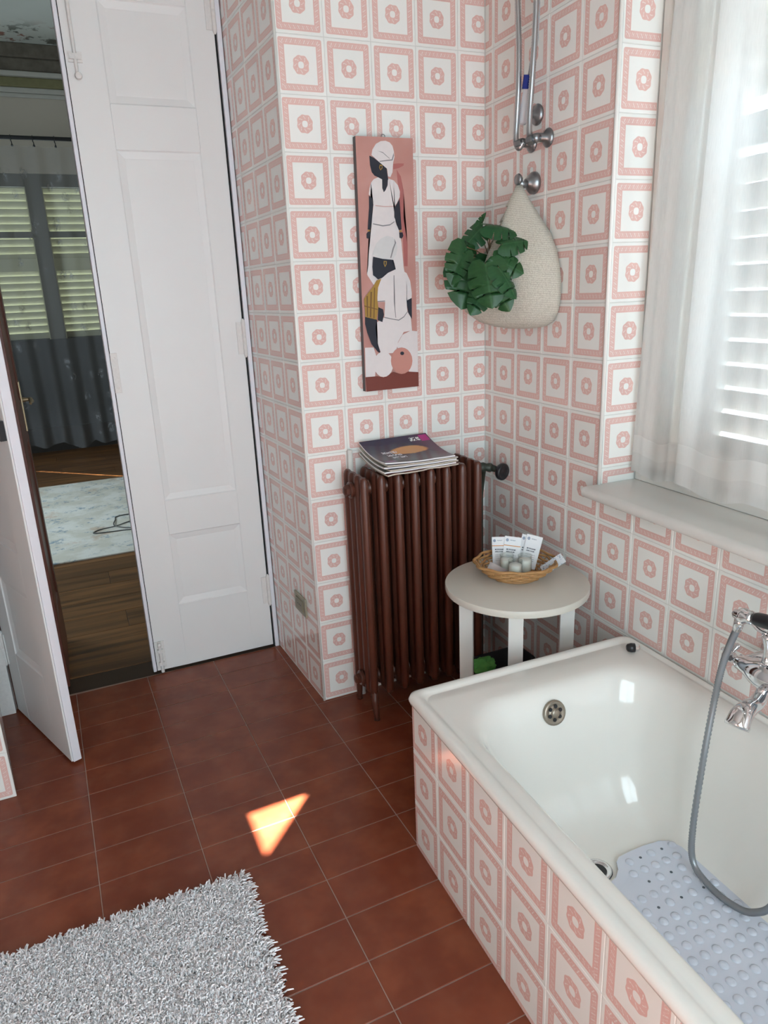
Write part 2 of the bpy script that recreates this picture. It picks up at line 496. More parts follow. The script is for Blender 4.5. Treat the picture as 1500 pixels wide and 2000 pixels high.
# ---- remaining shell of the bathroom
bm = bmesh.new(); bm_box(bm, -2.55, -2.42, -3.2, 0.6, -0.02, 2.9)
struct(bm_obj('wall_left', bm, M['left_paint']))
FW0, FW1, FZ0, FZ1 = -1.75, -0.45, 0.12, 2.30
bm = bmesh.new()
for a in ((-2.45, FW0, -0.02, 2.9), (FW1, 0.1, -0.02, 2.9), (FW0, FW1, -0.02, FZ0), (FW0, FW1, FZ1, 2.9)):
    bm_box(bm, a[0], a[1], -3.25, -3.1, a[2], a[3])
struct(bm_obj('wall_front', bm, M['plaster']))
bm = bmesh.new(); bm_box(bm, -2.55, 0.35, -3.25, 0.62, 2.9, 3.0)
struct(bm_obj('ceiling', bm, M['ceiling_paint']))
bm = bmesh.new(); bm_box(bm, -1.7533, -0.70, 0.5, 0.62, 2.56, 2.9)
struct(bm_obj('wall_over_door', bm, M['plaster']))
portal(((FW0 + FW1) / 2, -3.27, (FZ0 + FZ1) / 2), (0, 1, 0), FW1 - FW0, FZ1 - FZ0)
portal(RW((WIN0 + WIN1) / 2, -0.32, (SILLZ + WINTOP) / 2), -nR, WIN1 - WIN0, WINTOP - SILLZ)
# ================================================================== DOORS
def door_leaf(name, w, h, th, panels, frame_mat, back_mat=None):
    """local: x from hinge 0..w, z 0..h, front face at y=0 (towards -y)"""
    root = bpy.data.objects.new(name, None); COL.objects.link(root); root['kind'] = 'structure'
    xs0, xs1 = panels[0][0], panels[0][1]
    bm = bmesh.new()
    bm_box(bm, 0, xs0, 0, th, 0, h); bm_box(bm, xs1, w, 0, th, 0, h)
    zs = [0.0] + [z for p in panels for z in (p[2], p[3])] + [h]
    for i in range(0, len(zs), 2): bm_box(bm, xs0, xs1, 0, th, zs[i], zs[i + 1])
    bmesh.ops.remove_doubles(bm, verts=bm.verts, dist=1e-5)
    bm_obj('leaf_frame', bm, frame_mat, root, bevel=0.0015, bseg=1)
    for x0, x1, z0, z1 in panels:
        V, F = [], []
        for d, i in ((0.0025, 0), (0.0045, 0.003), (0.0085, 0.024), (0.0082, 0.027)):
            V += [(x0 + i, d, z0 + i), (x1 - i, d, z0 + i), (x1 - i, d, z1 - i), (x0 + i, d, z1 - i)]
        for a in (0, 4, 8):
            for k in range(4): F.append((a + k, a + (k + 1) % 4, a + 4 + (k + 1) % 4, a + 4 + k))
        F.append((12, 13, 14, 15))
        b = len(V)
        V += [(x0, th - 0.006, z0), (x1, th - 0.006, z0), (x1, th - 0.006, z1), (x0, th - 0.006, z1)]
        F.append((b + 3, b + 2, b + 1, b))
        mesh_obj('door_panel', V, F, frame_mat, root)
    if back_mat:
        bm = bmesh.new(); bm_box(bm, 0, w, th + 0.0002, th + 0.010, 0, h)
        bm_obj('back_facing', bm, back_mat, root)
    return root

def hinge(parent, x, y, z, h=0.10):
    bm = bmesh.new()
    bm_lathe(bm, [(0.002, -0.012), (0.006, -0.006), (0.0075, 0), (0.0075, h * 0.5), (0.0068, h * 0.5 + 0.001), (0.0075, h * 0.5 + 0.002), (0.0075, h), (0.006, h + 0.006), (0.002, h + 0.012)], (x, y, z - h / 2), (0, 0, 1), 12)
    bm_box(bm, x - 0.026, x + 0.020, y + 0.002, y + 0.0055, z - h / 2, z + h / 2)
    bm_obj('hinge', bm, M['old_paint'], parent, auto=40)

DH = 2.55
M['brown_door'] = make_wood('brown_door', (0.10, 0.028, 0.017, 1), (0.17, 0.052, 0.030, 1), (0.13, 0.036, 0.022, 1), 2, 0.4)
# closed right leaf: origin at its left (meeting) edge, x to the right
d1 = door_leaf('door_1', 0.486, DH, 0.038, [(0.128, 0.400, 0.262, 0.549), (0.128, 0.400, 0.684, 1.872), (0.128, 0.400, 2.007, 2.298)], M['door_white'])
d1.location = (-1.2135, 0.5, 0.010)
bm = bmesh.new(); bm_box(bm, -0.001, 0.012, -0.006, 0.046, 0, DH); bm_obj('meeting_bead', bm, M['door_edge'], d1, bevel=0.003)
bm = bmesh.new(); bm_box(bm, 0.0125, 0.0150, -0.0006, 0.002, 0, DH); bm_obj('bead_shadow_gap', bm, M['dark_gap'], d1)
for z in (0.249, 1.254, 2.296): hinge(d1, 0.487, -0.006, z, 0.115)
bm = bmesh.new()            # strike plate with two screws
bm_box(bm, 0.014, 0.037, -0.0028, 0.0005, 1.095, 1.232)
bm_lathe(bm, [(0.004, 0.0), (0.0035, 0.0012), (0.001, 0.0015)], (0.027, -0.0028, 1.215), (0, -1, 0), 10)
bm_lathe(bm, [(0.004, 0.0), (0.0035, 0.0012), (0.001, 0.0015)], (0.027, -0.0028, 1.112), (0, -1, 0), 10)
bm_obj('strike_plate', bm, M['old_paint'], d1, bevel=0.001, bseg=1)
bm = bmesh.new()            # long bolt with a knob at the top
bm_tube(bm, [(0.043, -0.008, 2.10), (0.043, -0.008, 2.52)], 0.0055, 10)
bm_box(bm, 0.022, 0.064, -0.005, 0.0, 2.115, 2.145); bm_box(bm, 0.026, 0.060, -0.013, 0.0, 2.122, 2.138)
bm_lathe(bm, [(0.003, 0), (0.009, 0.004), (0.0115, 0.011), (0.009, 0.018), (0.003, 0.021)], (0.045, -0.006, 2.075), (0, -1, 0), 14)
bm_tube(bm, [(0.043, -0.008, 2.075), (0.043, -0.008, 2.11)], 0.0045, 10)
bm_obj('top_bolt', bm, M['old_paint'], d1, auto=40)
bm = bmesh.new()            # bottom bolt
bm_box(bm, 0.018, 0.052, -0.004, 0.0, 0.012, 0.125); bm_tube(bm, [(0.034, -0.010, -0.004), (0.034, -0.010, 0.128)], 0.0065, 10)
bm_box(bm, 0.024, 0.044, -0.016, 0.0, 0.025, 0.04); bm_box(bm, 0.024, 0.044, -0.016, 0.0, 0.08, 0.095)
bm_lathe(bm, [(0.003, 0), (0.007, 0.004), (0.008, 0.01), (0.003, 0.014)], (0.034, -0.014, 0.118), (0, -1, 0), 12)
bm_obj('bottom_bolt', bm, M['old_paint'], d1, auto=40)
# jamb between leaf and tiles
bm = bmesh.new(); bm_box(bm, -0.7200, -0.7040, 0.494, 0.60, 0.0, 2.6); struct(bm_obj('trim_1', bm, M['door_edge'], bevel=0.002))
bm = bmesh.new(); bm_box(bm, -0.7274, -0.7202, 0.507, 0.548, 0.0, 2.56); struct(bm_obj('gap_shade_strip', bm, M['dark_gap']))  # black strip stands for the shade in the gap beside the leaf
# open left leaf
HNG, FRE = Vector((-1.697, 0.459)), Vector((-1.5252, 0.023))
ang = math.atan2(FRE.y - HNG.y, FRE.x - HNG.x)
d2 = door_leaf('door_2', 0.468, DH, 0.030, [(0.110, 0.352, 0.262, 0.549), (0.110, 0.352, 0.684, 1.872), (0.110, 0.352, 2.007, 2.298)], M['door_white'])
d2.location = (HNG.x, HNG.y, 0.010); d2.rotation_euler = (0, 0, ang)
bm = bmesh.new(); bm_box(bm, 0.4682, 0.4745, 0.004, 0.030, 0, DH); bm_obj('meeting_edge', bm, M['door_edge'], d2, bevel=0.002)
bm = bmesh.new(); bm_box(bm, 0.395, 0.462, -0.016, 0.0, 1.045, 1.10)
bm_lathe(bm, [(0.008, 0), (0.008, 0.02), (0.016, 0.026), (0.018, 0.036), (0.012, 0.044)], (0.428, -0.016, 1.072), (0, -1, 0), 16)
bm_obj('door_lock', bm, M['black'], d2, auto=40)
for z in (0.249, 1.254, 2.296): hinge(d2, 0.001, -0.006, z, 0.115)
bm = bmesh.new(); bm_box(bm, -1.7530, -1.7040, 0.448, 0.50, 0.0, 2.6); struct(bm_obj('trim_3', bm, M['old_paint'], bevel=0.002))
# brown door on the bedroom side, opened into the bedroom
d3 = door_leaf('door_3', 0.47, DH, 0.034, [(0.09, 0.38, 0.25, 0.9), (0.09, 0.38, 1.05, 2.4)], M['brown_door'])
d3.location = (-1.518, 0.535, 0.012); d3.rotation_euler = (0, 0, math.radians(90.5))
bm = bmesh.new()
bm_box(bm, 0.385, 0.425, -0.004, 0.0, 0.93, 1.12)
bm_lathe(bm, [(0.011, 0), (0.009, 0.006), (0.007, 0.02), (0.008, 0.03)], (0.405, -0.004, 1.05), (0, -1, 0), 12)
bm_tube(bm, spline([(0.405, -0.032, 1.05), (0.38, -0.038, 1.045), (0.34, -0.036, 1.055), (0.30, -0.034, 1.045)], 14), [0.009 - 0.0003 * i for i in range(14)], 8)
bm_obj('door_handle', bm, M['brass_old'], d3, auto=50)
bm = bmesh.new(); bm_box(bm, -1.7530, -1.556, 0.505, 0.62, 0.0, 2.6); struct(bm_obj('trim_4', bm, M['brown_door']))
bm = bmesh.new(); bm_box(bm, -1.7533, -0.700, 0.4975, 0.62, -0.05, -0.002)
struct(bm_obj('trim_5', bm, simple('threshold_wood', (0.05, 0.024, 0.012), 0.5, var=0.3)))

# ================================================================== BATHROOM WINDOW
M['win_paint'] = simple('window_paint', (0.74, 0.735, 0.70), 0.4, var=0.03, vscale=8)
M['brown_seal'] = simple('brown_seal', (0.035, 0.02, 0.015), 0.6)
def make_pane():
    t = NT('window_glass'); tr = t.n.new('ShaderNodeBsdfTransparent'); gl = t.n.new('ShaderNodeBsdfGlossy')
    gl.inputs['Roughness'].default_value = 0.02; mx = t.n.new('ShaderNodeMixShader'); mx.inputs[0].default_value = 0.06
    t.l.new(tr.outputs[0], mx.inputs[1]); t.l.new(gl.outputs[0], mx.inputs[2]); t.l.new(mx.outputs[0], t.out.inputs[0]); return t.m
M['pane'] = make_pane()
win1 = bpy.data.objects.new('window_1', None); COL.objects.link(win1); struct(win1)
bm = bmesh.new()
bm_box(bm, WIN0 + 0.002, WIN0 + 0.026, -0.185, -0.125, SILLZ, WINTOP, fr); bm_box(bm, WIN1 - 0.026, WIN1, -0.185, -0.125, SILLZ, WINTOP, fr)
bm_box(bm, WIN0 + 0.026, WIN1 - 0.026, -0.185, -0.125, SILLZ, SILLZ + 0.031, fr); bm_box(bm, WIN0 + 0.026, WIN1 - 0.026, -0.185, -0.125, WINTOP - 0.04, WINTOP, fr)
bm_obj('window_frame', bm, M['win_paint'], win1, bevel=0.003)
bm = bmesh.new(); bm_box(bm, WIN0 + 0.026, WIN1 - 0.026, -0.18, -0.1265, SILLZ + 0.0312, SILLZ + 0.046, fr)
bm_obj('weather_strip', bm, M['brown_seal'], win1)
for a, b in ((WIN0 + 0.029, 1.250), (1.255, WIN1 - 0.029)):
    bm = bmesh.new(); zz0, zz1 = SILLZ + 0.046, WINTOP - 0.044
    bm_box(bm, a, a + 0.05, -0.175, -0.132, zz0, zz1, fr); bm_box(bm, b - 0.05, b, -0.175, -0.132, zz0, zz1, fr)
    bm_box(bm, a + 0.05, b - 0.05, -0.175, -0.132, zz0, zz0 + 0.07, fr); bm_box(bm, a + 0.05, b - 0.05, -0.175, -0.132, zz1 - 0.06, zz1, fr)
    s_ = bm_obj('sash', bm, M['win_paint'], win1, bevel=0.003)
    bm = bmesh.new(); bm_box(bm, a + 0.045, b - 0.045, -0.157, -0.153, zz0 + 0.065, zz1 - 0.055, fr)
    bm_obj('pane', bm, M['pane'], s_)
# marble sill with rounded nose
prof = [(-0.30, SILLZ - 0.031)] + [(0.042, SILLZ - 0.031)] + [(0.042 + 0.0155 * math.cos(t), SILLZ - 0.0155 + 0.0155 * math.sin(t)) for t in [(-PI / 2 + PI * i / 10) for i in range(1, 10)]] + [(0.042, SILLZ), (-0.1255, SILLZ), (-0.1255, SILLZ - 0.0005), (-0.30, SILLZ - 0.0005)]
V, F = [], []
for s in (WIN0 - 0.004, WIN1 + 0.05): V += [RW(s, o_, z) for o_, z in prof]
n = len(prof)
for k in range(n): F.append((k, (k + 1) % n, n + (k + 1) % n, n + k))
F += [tuple(range(n))[::-1], tuple(range(n, 2 * n))]
sill = mesh_obj('window_sill', V, F, M['marble'], win1)
sill.data.shade_smooth(); sill.data.set_sharp_from_angle(angle=math.radians(40))
# louvred shutters outside
M['shutter'] = simple('shutter_paint', (0.40, 0.40, 0.385), 0.5, var=0.05, vscale=10)
def slat_mesh(L, depth, th, tilt, fr2):
    V = []
    for s in (0, L):
        for a, b in ((-depth / 2, -th / 2), (depth / 2, -th / 2), (depth / 2, th / 2), (-depth / 2, th / 2)):
            V.append(fr2(s, a * math.cos(tilt) - b * math.sin(tilt), a * math.sin(tilt) + b * math.cos(tilt)))
    F = [(0, 1, 2, 3), (7, 6, 5, 4)] + [(k, 4 + k, 4 + (k + 1) % 4, (k + 1) % 4) for k in range(4)]
    me = bpy.data.meshes.new('slat'); me.from_pydata([tuple(v) for v in V], [], F); me.materials.append(M['shutter']); return me
SO = -0.225
for a, b in ((0.665, 1.09), (1.095, 1.40)):
    bm = bmesh.new(); w0 = 0.16 if a < 0.7 else 0.055
    bm_box(bm, a, a + w0, SO - 0.02, SO + 0.02, SILLZ, WINTOP, fr); bm_box(bm, b - 0.055, b, SO - 0.02, SO + 0.02, SILLZ, WINTOP, fr)
    bm_box(bm, a + w0, b - 0.055, SO - 0.02, SO + 0.02, SILLZ, SILLZ + 0.10, fr); bm_box(bm, a + w0, b - 0.055, SO - 0.02, SO + 0.02, WINTOP - 0.08, WINTOP, fr)
    bm_box(bm, a + w0, b - 0.055, SO - 0.02, SO + 0.02, 1.695, 1.765, fr)
    sh = bm_obj('shutter', bm, M['shutter'], win1, bevel=0.002, bseg=1)
    sm = slat_mesh(b - 0.055 - a - w0, 0.060, 0.008, math.radians(57), lambda s, o_, z: RW(s, o_, z))
    z = SILLZ + 0.125
    while z < WINTOP - 0.09:
        if not (1.68 < z < 1.78):
            o = bpy.data.objects.new('slat', sm); COL.objects.link(o); o.parent = sh
            o.location = RW(a + w0, SO, z)
        z += 0.0605
# unseen board added to block the sun; its hole shapes the floor patch
bm = bmesh.new()
hole = [(1.482, 2.01), (1.671, 2.36), (1.858, 2.35), (1.77, 2.27), (1.64, 2.152)]
o4 = [(1.401, SILLZ), (2.215, SILLZ), (2.215, WINTOP), (1.401, WINTOP)]
def ring2(poly, off): return [bm.verts.new(RW(s, off, z)) for s, z in poly]
for off in (SO - 0.01, SO + 0.01):
    A_, H_ = ring2(o4, off), ring2(hole, off)
    for f in ([A_[0], A_[1], H_[4], H_[0]], [A_[1], H_[3], H_[4]], [A_[1], A_[2], H_[2], H_[3]], [A_[2], A_[3], H_[1], H_[2]], [A_[3], A_[0], H_[0], H_[1]]): bm.faces.new(f)
bm_obj('sun_patch_board', bm, M['shutter'], win1)

# unseen window added behind the camera for light from that side
win2 = bpy.data.objects.new('fill_window', None); COL.objects.link(win2); struct(win2)
bm = bmesh.new()
for a in ((FW0, FW0 + 0.06, FZ0, FZ1), (FW1 - 0.06, FW1, FZ0, FZ1), (FW0 + 0.06, FW1 - 0.06, FZ0, FZ0 + 0.06), (FW0 + 0.06, FW1 - 0.06, FZ1 - 0.06, FZ1), ((FW0 + FW1) / 2 - 0.03, (FW0 + FW1) / 2 + 0.03, FZ0 + 0.06, FZ1 - 0.06)):
    bm_box(bm, a[0], a[1], -3.2, -3.15, a[2], a[3])
bm_obj('window_frame', bm, M['win_paint'], win2)

# curtains on the bathroom window
def make_sheer(name, col, tra, trl, hem=True):
    t = NT(name)
    u, v = t.uv()
    tr = t.n.new('ShaderNodeBsdfTransparent'); tl = t.n.new('ShaderNodeBsdfTranslucent'); df = t.n.new('ShaderNodeBsdfDiffuse')
    tl.inputs[0].default_value = col; df.inputs[0].default_value = col
    m1 = t.n.new('ShaderNodeMixShader'); m1.inputs[0].default_value = trl
    t.l.new(df.outputs[0], m1.inputs[1]); t.l.new(tl.outputs[0], m1.inputs[2])
    m2 = t.n.new('ShaderNodeMixShader')
    weave = t.math('MULTIPLY', t.noise(420, t.coord('UV', (1, 0.08, 1)), 2), 0.12)
    f = t.math('SUBTRACT', t.math('ADD', tra, 0.06), weave)
    if hem:
        hb = t.math('LESS_THAN', v, 0.105); f = t.math('MULTIPLY', f, t.math('SUBTRACT', 1.0, t.math('MULTIPLY', hb, 0.45)))
        h2 = t.math('MULTIPLY', t.math('GREATER_THAN', v, 0.055), hb); f = t.math('MULTIPLY', f, t.math('SUBTRACT', 1.0, t.math('MULTIPLY', h2, 0.6)))
    t.l.new(f, m2.inputs[0]); t.l.new(m1.outputs[0], m2.inputs[1]); t.l.new(tr.outputs[0], m2.inputs[2])
    t.l.new(m2.outputs[0], t.out.inputs[0]); return t.m
M['sheer'] = make_sheer('sheer_curtain', (0.90, 0.91, 0.90, 1), 0.20, 0.64)
def curtain(name, label, bl, br, tl_, tr_, off, zb, zt, nf, amp, mat, hemdip=0.012, ph=0.0):
    nu, nv = 90, 40
    V, F, UVs = [], [], []
    for j in range(nv + 1):
        t = j / nv
        for i in range(nu + 1):
            u = i / nu
            s = (bl + (br - bl) * u) * (1 - t) + (tl_ + (tr_ - tl_) * u) * t
            a = amp * (0.55 + 0.45 * t)
            o_ = off + a * math.sin(2 * PI * nf * u + ph + 0.5 * math.sin(3 * t + u * 5)) + 0.4 * a * math.sin(2 * PI * nf * 2.3 * u + 1 + t)
            s += 0.006 * math.sin(2 * PI * nf * u * 1.0 + 1.0 + ph)
            z = zb + (zt - zb) * t + (1 - t) * hemdip * math.sin(2 * PI * nf * u * 0.8 + 0.6 + ph)
            V.append(RW(s, o_, z)); UVs.append((u * (br - bl), t * (zt - zb)))
    for j in range(nv):
        for i in range(nu):
            k = j * (nu + 1) + i; F.append((k, k + 1, k + nu + 2, k + nu + 1))
    o = mesh_obj(name, V, F, mat, smooth=True, uvs=UVs)
    return tag(o, label, 'curtain', 'sheer curtains on the bathroom window')
curtain('sheer_curtain', 'narrow sheer white curtain hanging next to the tiled window reveal', 0.648, 0.868, 0.725, 0.93, -0.098, 0.885, 2.43, 2.0, 0.010, M['sheer'], 0.008)
curtain('sheer_curtain', 'wide sheer white curtain in front of the louvred shutters', 0.852, 1.27, 0.895, 1.26, -0.066, 0.895, 2.43, 2.3, 0.012, M['sheer'], 0.010, 0.8)
bm = bmesh.new(); bm_tube(bm, [RW(0.66, -0.08, 2.44), RW(2.2, -0.08, 2.44)], 0.006, 10)
cr = bm_obj('curtain_rail', bm, M['chrome'], smooth=True); tag(cr, 'thin metal rail carrying the sheer bathroom curtains', 'curtain rail')

# ================================================================== BEDROOM
BX0, BX1, BY0, BY1, BZ = -3.2, 0.10, 0.62, 5.70, 3.60
bm = bmesh.new(); bm_box(bm, BX0, BX1, BY0, BY1 + 0.1, -0.06, -0.004)
bfl = struct(bm_obj('floor_bedroom', bm, simple('plank_gap', (0.02, 0.012, 0.008), 0.8)))
M['plank'] = make_wood('wood_planks', (0.060, 0.024, 0.008, 1), (0.26, 0.115, 0.038, 1), (0.10, 0.042, 0.014, 1), 0, 0.38)
PW, PL = 0.196, 1.25
def plank_mesh(L):
    g, b = 0.0009, 0.0012; V, F = [], []
    for z, d in ((-0.012, g), (-0.0012, g), (0, g + b)): V += [(d, d, z), (L - d, d, z), (L - d, PW - d, z), (d, PW - d, z)]
    for a in (0, 4):
        for k in range(4): F.append((a + k, a + (k + 1) % 4, a + 4 + (k + 1) % 4, a + 4 + k))
    F.append((8, 9, 10, 11)); me = bpy.data.meshes.new('plank'); me.from_pydata(V, [], F); me.materials.append(M['plank']); return me
pm = plank_mesh(PL)
for r in range(26):
    x = -2.9 - (r * 0.43) % PL
    while x < BX1 - 0.05:
        if x + PL > -2.6:
            o = bpy.data.objects.new('plank', pm); COL.objects.link(o); o.location = (x, BY0 + 0.001 + r * PW, 0); o.parent = bfl
        x += PL
FWX0, FWX1, FWZ0, FWZ1 = -2.0, -0.72, 0.25, 2.57      # far window
bm = bmesh.new()
for a in ((BX0 - 0.1, FWX0, -0.02, BZ), (FWX1, BX1 + 0.12, -0.02, BZ), (FWX0, FWX1, -0.02, FWZ0), (FWX0, FWX1, FWZ1, BZ)): bm_box(bm, a[0], a[1], BY1, BY1 + 0.25, a[2], a[3])
struct(bm_obj('wall_bedroom_back', bm, M['bed_plaster']))
SY = 3.02                                              # slit cut in the unseen right wall to cast the floor sun streak
bm = bmesh.new()
for a in ((BY0, SY - 0.012, -0.02, BZ), (SY + 0.012, BY1, -0.02, BZ), (SY - 0.012, SY + 0.012, -0.02, 1.4), (SY - 0.012, SY + 0.012, 3.45, BZ)): bm_box(bm, BX1, BX1 + 0.02, a[0], a[1], a[2], a[3])
struct(bm_obj('wall_bedroom_right', bm, M['bed_plaster']))
FILL_OPEN = (1.9, 3.8, 0.8, 2.5)                              # unseen opening added in the left wall to light the bedroom
bm = bmesh.new()
for a in ((BY0, FILL_OPEN[0], -0.02, BZ), (FILL_OPEN[1], BY1, -0.02, BZ), (FILL_OPEN[0], FILL_OPEN[1], -0.02, FILL_OPEN[2]), (FILL_OPEN[0], FILL_OPEN[1], FILL_OPEN[3], BZ)): bm_box(bm, BX0 - 0.12, BX0, a[0], a[1], a[2], a[3])
struct(bm_obj('wall_bedroom_left', bm, M['bed_plaster']))
portal((BX0 - 0.14, (FILL_OPEN[0] + FILL_OPEN[1]) / 2, (FILL_OPEN[2] + FILL_OPEN[3]) / 2), (1, 0, 0), FILL_OPEN[1] - FILL_OPEN[0], FILL_OPEN[3] - FILL_OPEN[2])
bm = bmesh.new()
bm_box(bm, BX0, -1.7533, BY0 - 0.02, BY0, -0.02, BZ); bm_box(bm, -0.706, BX1, BY0 - 0.02, BY0, -0.02, BZ); bm_box(bm, -1.7533, -0.706, BY0 - 0.02, BY0, 2.6, BZ)
struct(bm_obj('wall_bedroom_front', bm, M['bed_plaster']))
def make_fresco():
    t = NT('painted_ceiling'); g = t.n.new('ShaderNodeNewGeometry').outputs['Position']
    s = t.n.new('ShaderNodeSeparateXYZ'); t.l.new(g, s.inputs[0])
    dist = t.math('SUBTRACT', BY1, s.outputs[1])
    zone = t.math('MULTIPLY', t.math('SUBTRACT', 1.0, t.step(0.35, 0.75, dist)), t.step(0.06, 0.14, dist))
    n = t.noise(7, g, 5, 0.65); orn = t.math('MULTIPLY', zone, t.step(0.5, 0.58, n))
    c = t.mix(t.noise(2, g, 2), (0.42, 0.44, 0.40, 1), (0.55, 0.56, 0.52, 1))
    hue = t.mix(t.step(0.45, 0.6, t.noise(4, g, 2)), (0.10, 0.10, 0.08, 1), (0.26, 0.12, 0.09, 1))
    t.set(Base_Color=t.mix(orn, c, hue), Roughness=0.9); return t.m
bm = bmesh.new(); bm_box(bm, BX0 - 0.12, BX1 + 0.12, BY0 - 0.05, BY1 + 0.25, BZ, BZ + 0.1)
struct(bm_obj('ceiling_bedroom', bm, make_fresco()))
M['cornice'] = simple('cornice_plaster', (0.40, 0.38, 0.34), 0.85, var=0.1)
M['cornice_olive'] = simple('cornice_olive', (0.17, 0.155, 0.075), 0.85, var=0.2)
M['cornice_dark'] = simple('cornice_ornament', (0.13, 0.11, 0.085), 0.85, var=0.6, vscale=18)
for nm, z0, z1, d, mt in (('trim_6', 3.49, 3.60, 0.10, 'cornice_dark'), ('trim_7', 3.385, 3.49, 0.07, 'cornice_dark'), ('trim_8', 3.345, 3.385, 0.09, 'cornice'), ('trim_9', 3.268, 3.345, 0.05, 'cornice_olive'), ('trim_10', 3.225, 3.268, 0.035, 'cornice'), ('trim_11', 3.19, 3.225, 0.02, 'cornice')):
    bm = bmesh.new(); bm_box(bm, BX0, BX1, BY1 - d, BY1, z0, z1); struct(bm_obj(nm, bm, M[mt], bevel=0.008))
bm = bmesh.new(); bm_box(bm, BX0, BX1, BY1 - 0.03, BY1, 0.0, 0.24); struct(bm_obj('bedroom_shade_strip', bm, simple('shade_strip_dark', (0.02, 0.014, 0.01), 0.5)))  # added dark strip stands for the shade below the far window
# far window with louvred shutters
win3 = bpy.data.objects.new('window_3', None); COL.objects.link(win3); struct(win3)
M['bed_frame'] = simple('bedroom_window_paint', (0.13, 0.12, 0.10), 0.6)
bm = bmesh.new()
for a in ((FWX0, FWX0 + 0.07, FWZ0, FWZ1), (FWX1 - 0.07, FWX1, FWZ0, FWZ1), (-1.41, -1.27, FWZ0, 2.462), (FWX0 + 0.07, FWX1 - 0.07, 2.462, FWZ1)): bm_box(bm, a[0], a[1], 5.72, 5.78, a[2], a[3])
for xa, xb in ((FWX0 + 0.07, -1.41), (-1.27, FWX1 - 0.07)): bm_box(bm, xa, xb, 5.73, 5.77, 2.022, 2.075)
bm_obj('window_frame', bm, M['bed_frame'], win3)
bl_ = bmesh.new(); bm_box(bl_, FWX0 - 0.45, FWX1 + 0.45, BY1 - 0.02, BY1 - 0.001, 0.241, 1.09); bm_obj('dark_sheet', bl_, simple('dark_sheet_paint', (0.032, 0.030, 0.028), 0.6), win3)  # added dark sheet, keeps the space behind the lower lace dark
M['shutter_cream'] = simple('shutter_cream', (0.52, 0.50, 0.36), 0.6)
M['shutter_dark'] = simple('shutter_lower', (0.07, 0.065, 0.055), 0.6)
for xa, xb in ((FWX0, -1.36), (-1.32, FWX1)):
    bm = bmesh.new()
    bm_box(bm, xa, xa + 0.06, 5.84, 5.88, FWZ0, FWZ1); bm_box(bm, xb - 0.06, xb, 5.84, 5.88, FWZ0, FWZ1)
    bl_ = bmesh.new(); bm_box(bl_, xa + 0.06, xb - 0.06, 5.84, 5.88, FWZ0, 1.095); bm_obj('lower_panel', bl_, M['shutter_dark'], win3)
    bm_box(bm, xa + 0.06, xb - 0.06, 5.84, 5.88, 1.725, 1.84); bm_box(bm, xa + 0.06, xb - 0.06, 5.84, 5.88, 2.46, FWZ1)
    sh = bm_obj('shutter', bm, M['shutter_cream'], win3)
    sm = slat_mesh(xb - xa - 0.12, 0.080, 0.008, math.radians(-66), lambda s, o_, z: Vector((s, o_, z)))
    sm.materials[0] = M['shutter_cream']
    z = 1.115
    while z < 2.48:
        if not (1.735 < z < 1.83):
            o = bpy.data.objects.new('slat', sm); COL.objects.link(o); o.location = (xa + 0.06, 5.86, z); o.parent = sh
        z += 0.0665
portal(((FWX0 + FWX1) / 2, 6.0, 1.4), (0, -1, 0), FWX1 - FWX0, FWZ1 - FWZ0)
# curtain rod with rings, lace curtain
rod = thing('curtain_rod', 'black metal curtain rod with ring clips above the lace curtain', 'curtain rod', (-1.4, 5.4, 2.812))
bm = bmesh.new(); bm_tube(bm, [(-3.0, 5.4, 2.812), (0.02, 5.4, 2.812)], 0.017, 12); adopt(rod, bm_obj('rod', bm, M['black'], smooth=True))
for k in range(-8, 6):
    x = -1.455 + 0.175 * k
    bm = bmesh.new()
    bm_tube(bm, [(x, 5.4 + 0.026 * math.cos(t), 2.806 + 0.026 * math.sin(t)) for t in [2 * PI * i / 16 for i in range(17)]], 0.004, 6)
    bm_lathe(bm, [(0.003, 0), (0.004, 0.02), (0.009, 0.028), (0.010, 0.036), (0.006, 0.042)], (x + 0.004, 5.4, 2.782), (0, 0, -1), 8)
    adopt(rod, bm_obj('ring_clip', bm, M['black'], smooth=True))
def make_lace():
    t = NT('lace_curtain'); u, v = t.uv()
    c = t.coord('UV')
    fl = t.math('SUBTRACT', 1.0, t.step(0.16, 0.34, t.voronoi(5.5, c))); fl = t.math('MULTIPLY', fl, t.step(0.42, 0.55, t.noise(26, c, 3)))
    hem = t.math('SUBTRACT', 1.0, t.step(0.1, 0.45, v))
    op = t.math('ADD', 0.20, t.math('ADD', t.math('MULTIPLY', fl, 0.36), t.math('MULTIPLY', hem, 0.16)))
    tr = t.n.new('ShaderNodeBsdfTransparent'); df = t.n.new('ShaderNodeBsdfDiffuse'); df.inputs[0].default_value = (0.30, 0.30, 0.31, 1)
    mx = t.n.new('ShaderNodeMixShader'); t.l.new(op, mx.inputs[0]); t.l.new(tr.outputs[0], mx.inputs[1]); t.l.new(df.outputs[0], mx.inputs[2]); t.l.new(mx.outputs[0], t.out.inputs[0]); return t.m
nu, nv = 260, 16; V, F, UVs = [], [], []
for j in range(nv + 1):
    t = j / nv
    for i in range(nu + 1):
        u = i / nu; x = -2.95 + 2.9 * u
        sc = 0.055 * abs(math.sin(PI * x / 0.29)) + 0.02 * math.sin(9 * x)
        z = (0.125 - sc) * (1 - t) + 2.745 * t
        y = 5.40 + 0.045 * math.sin(2 * PI * x / 0.175 + 0.5 * math.sin(3 * t)) * (0.5 + 0.5 * (1 - t)) + 0.02 * math.sin(2 * PI * x / 0.41 + t)
        V.append((x, y, z)); UVs.append((x * 1.4, t * 2.65))
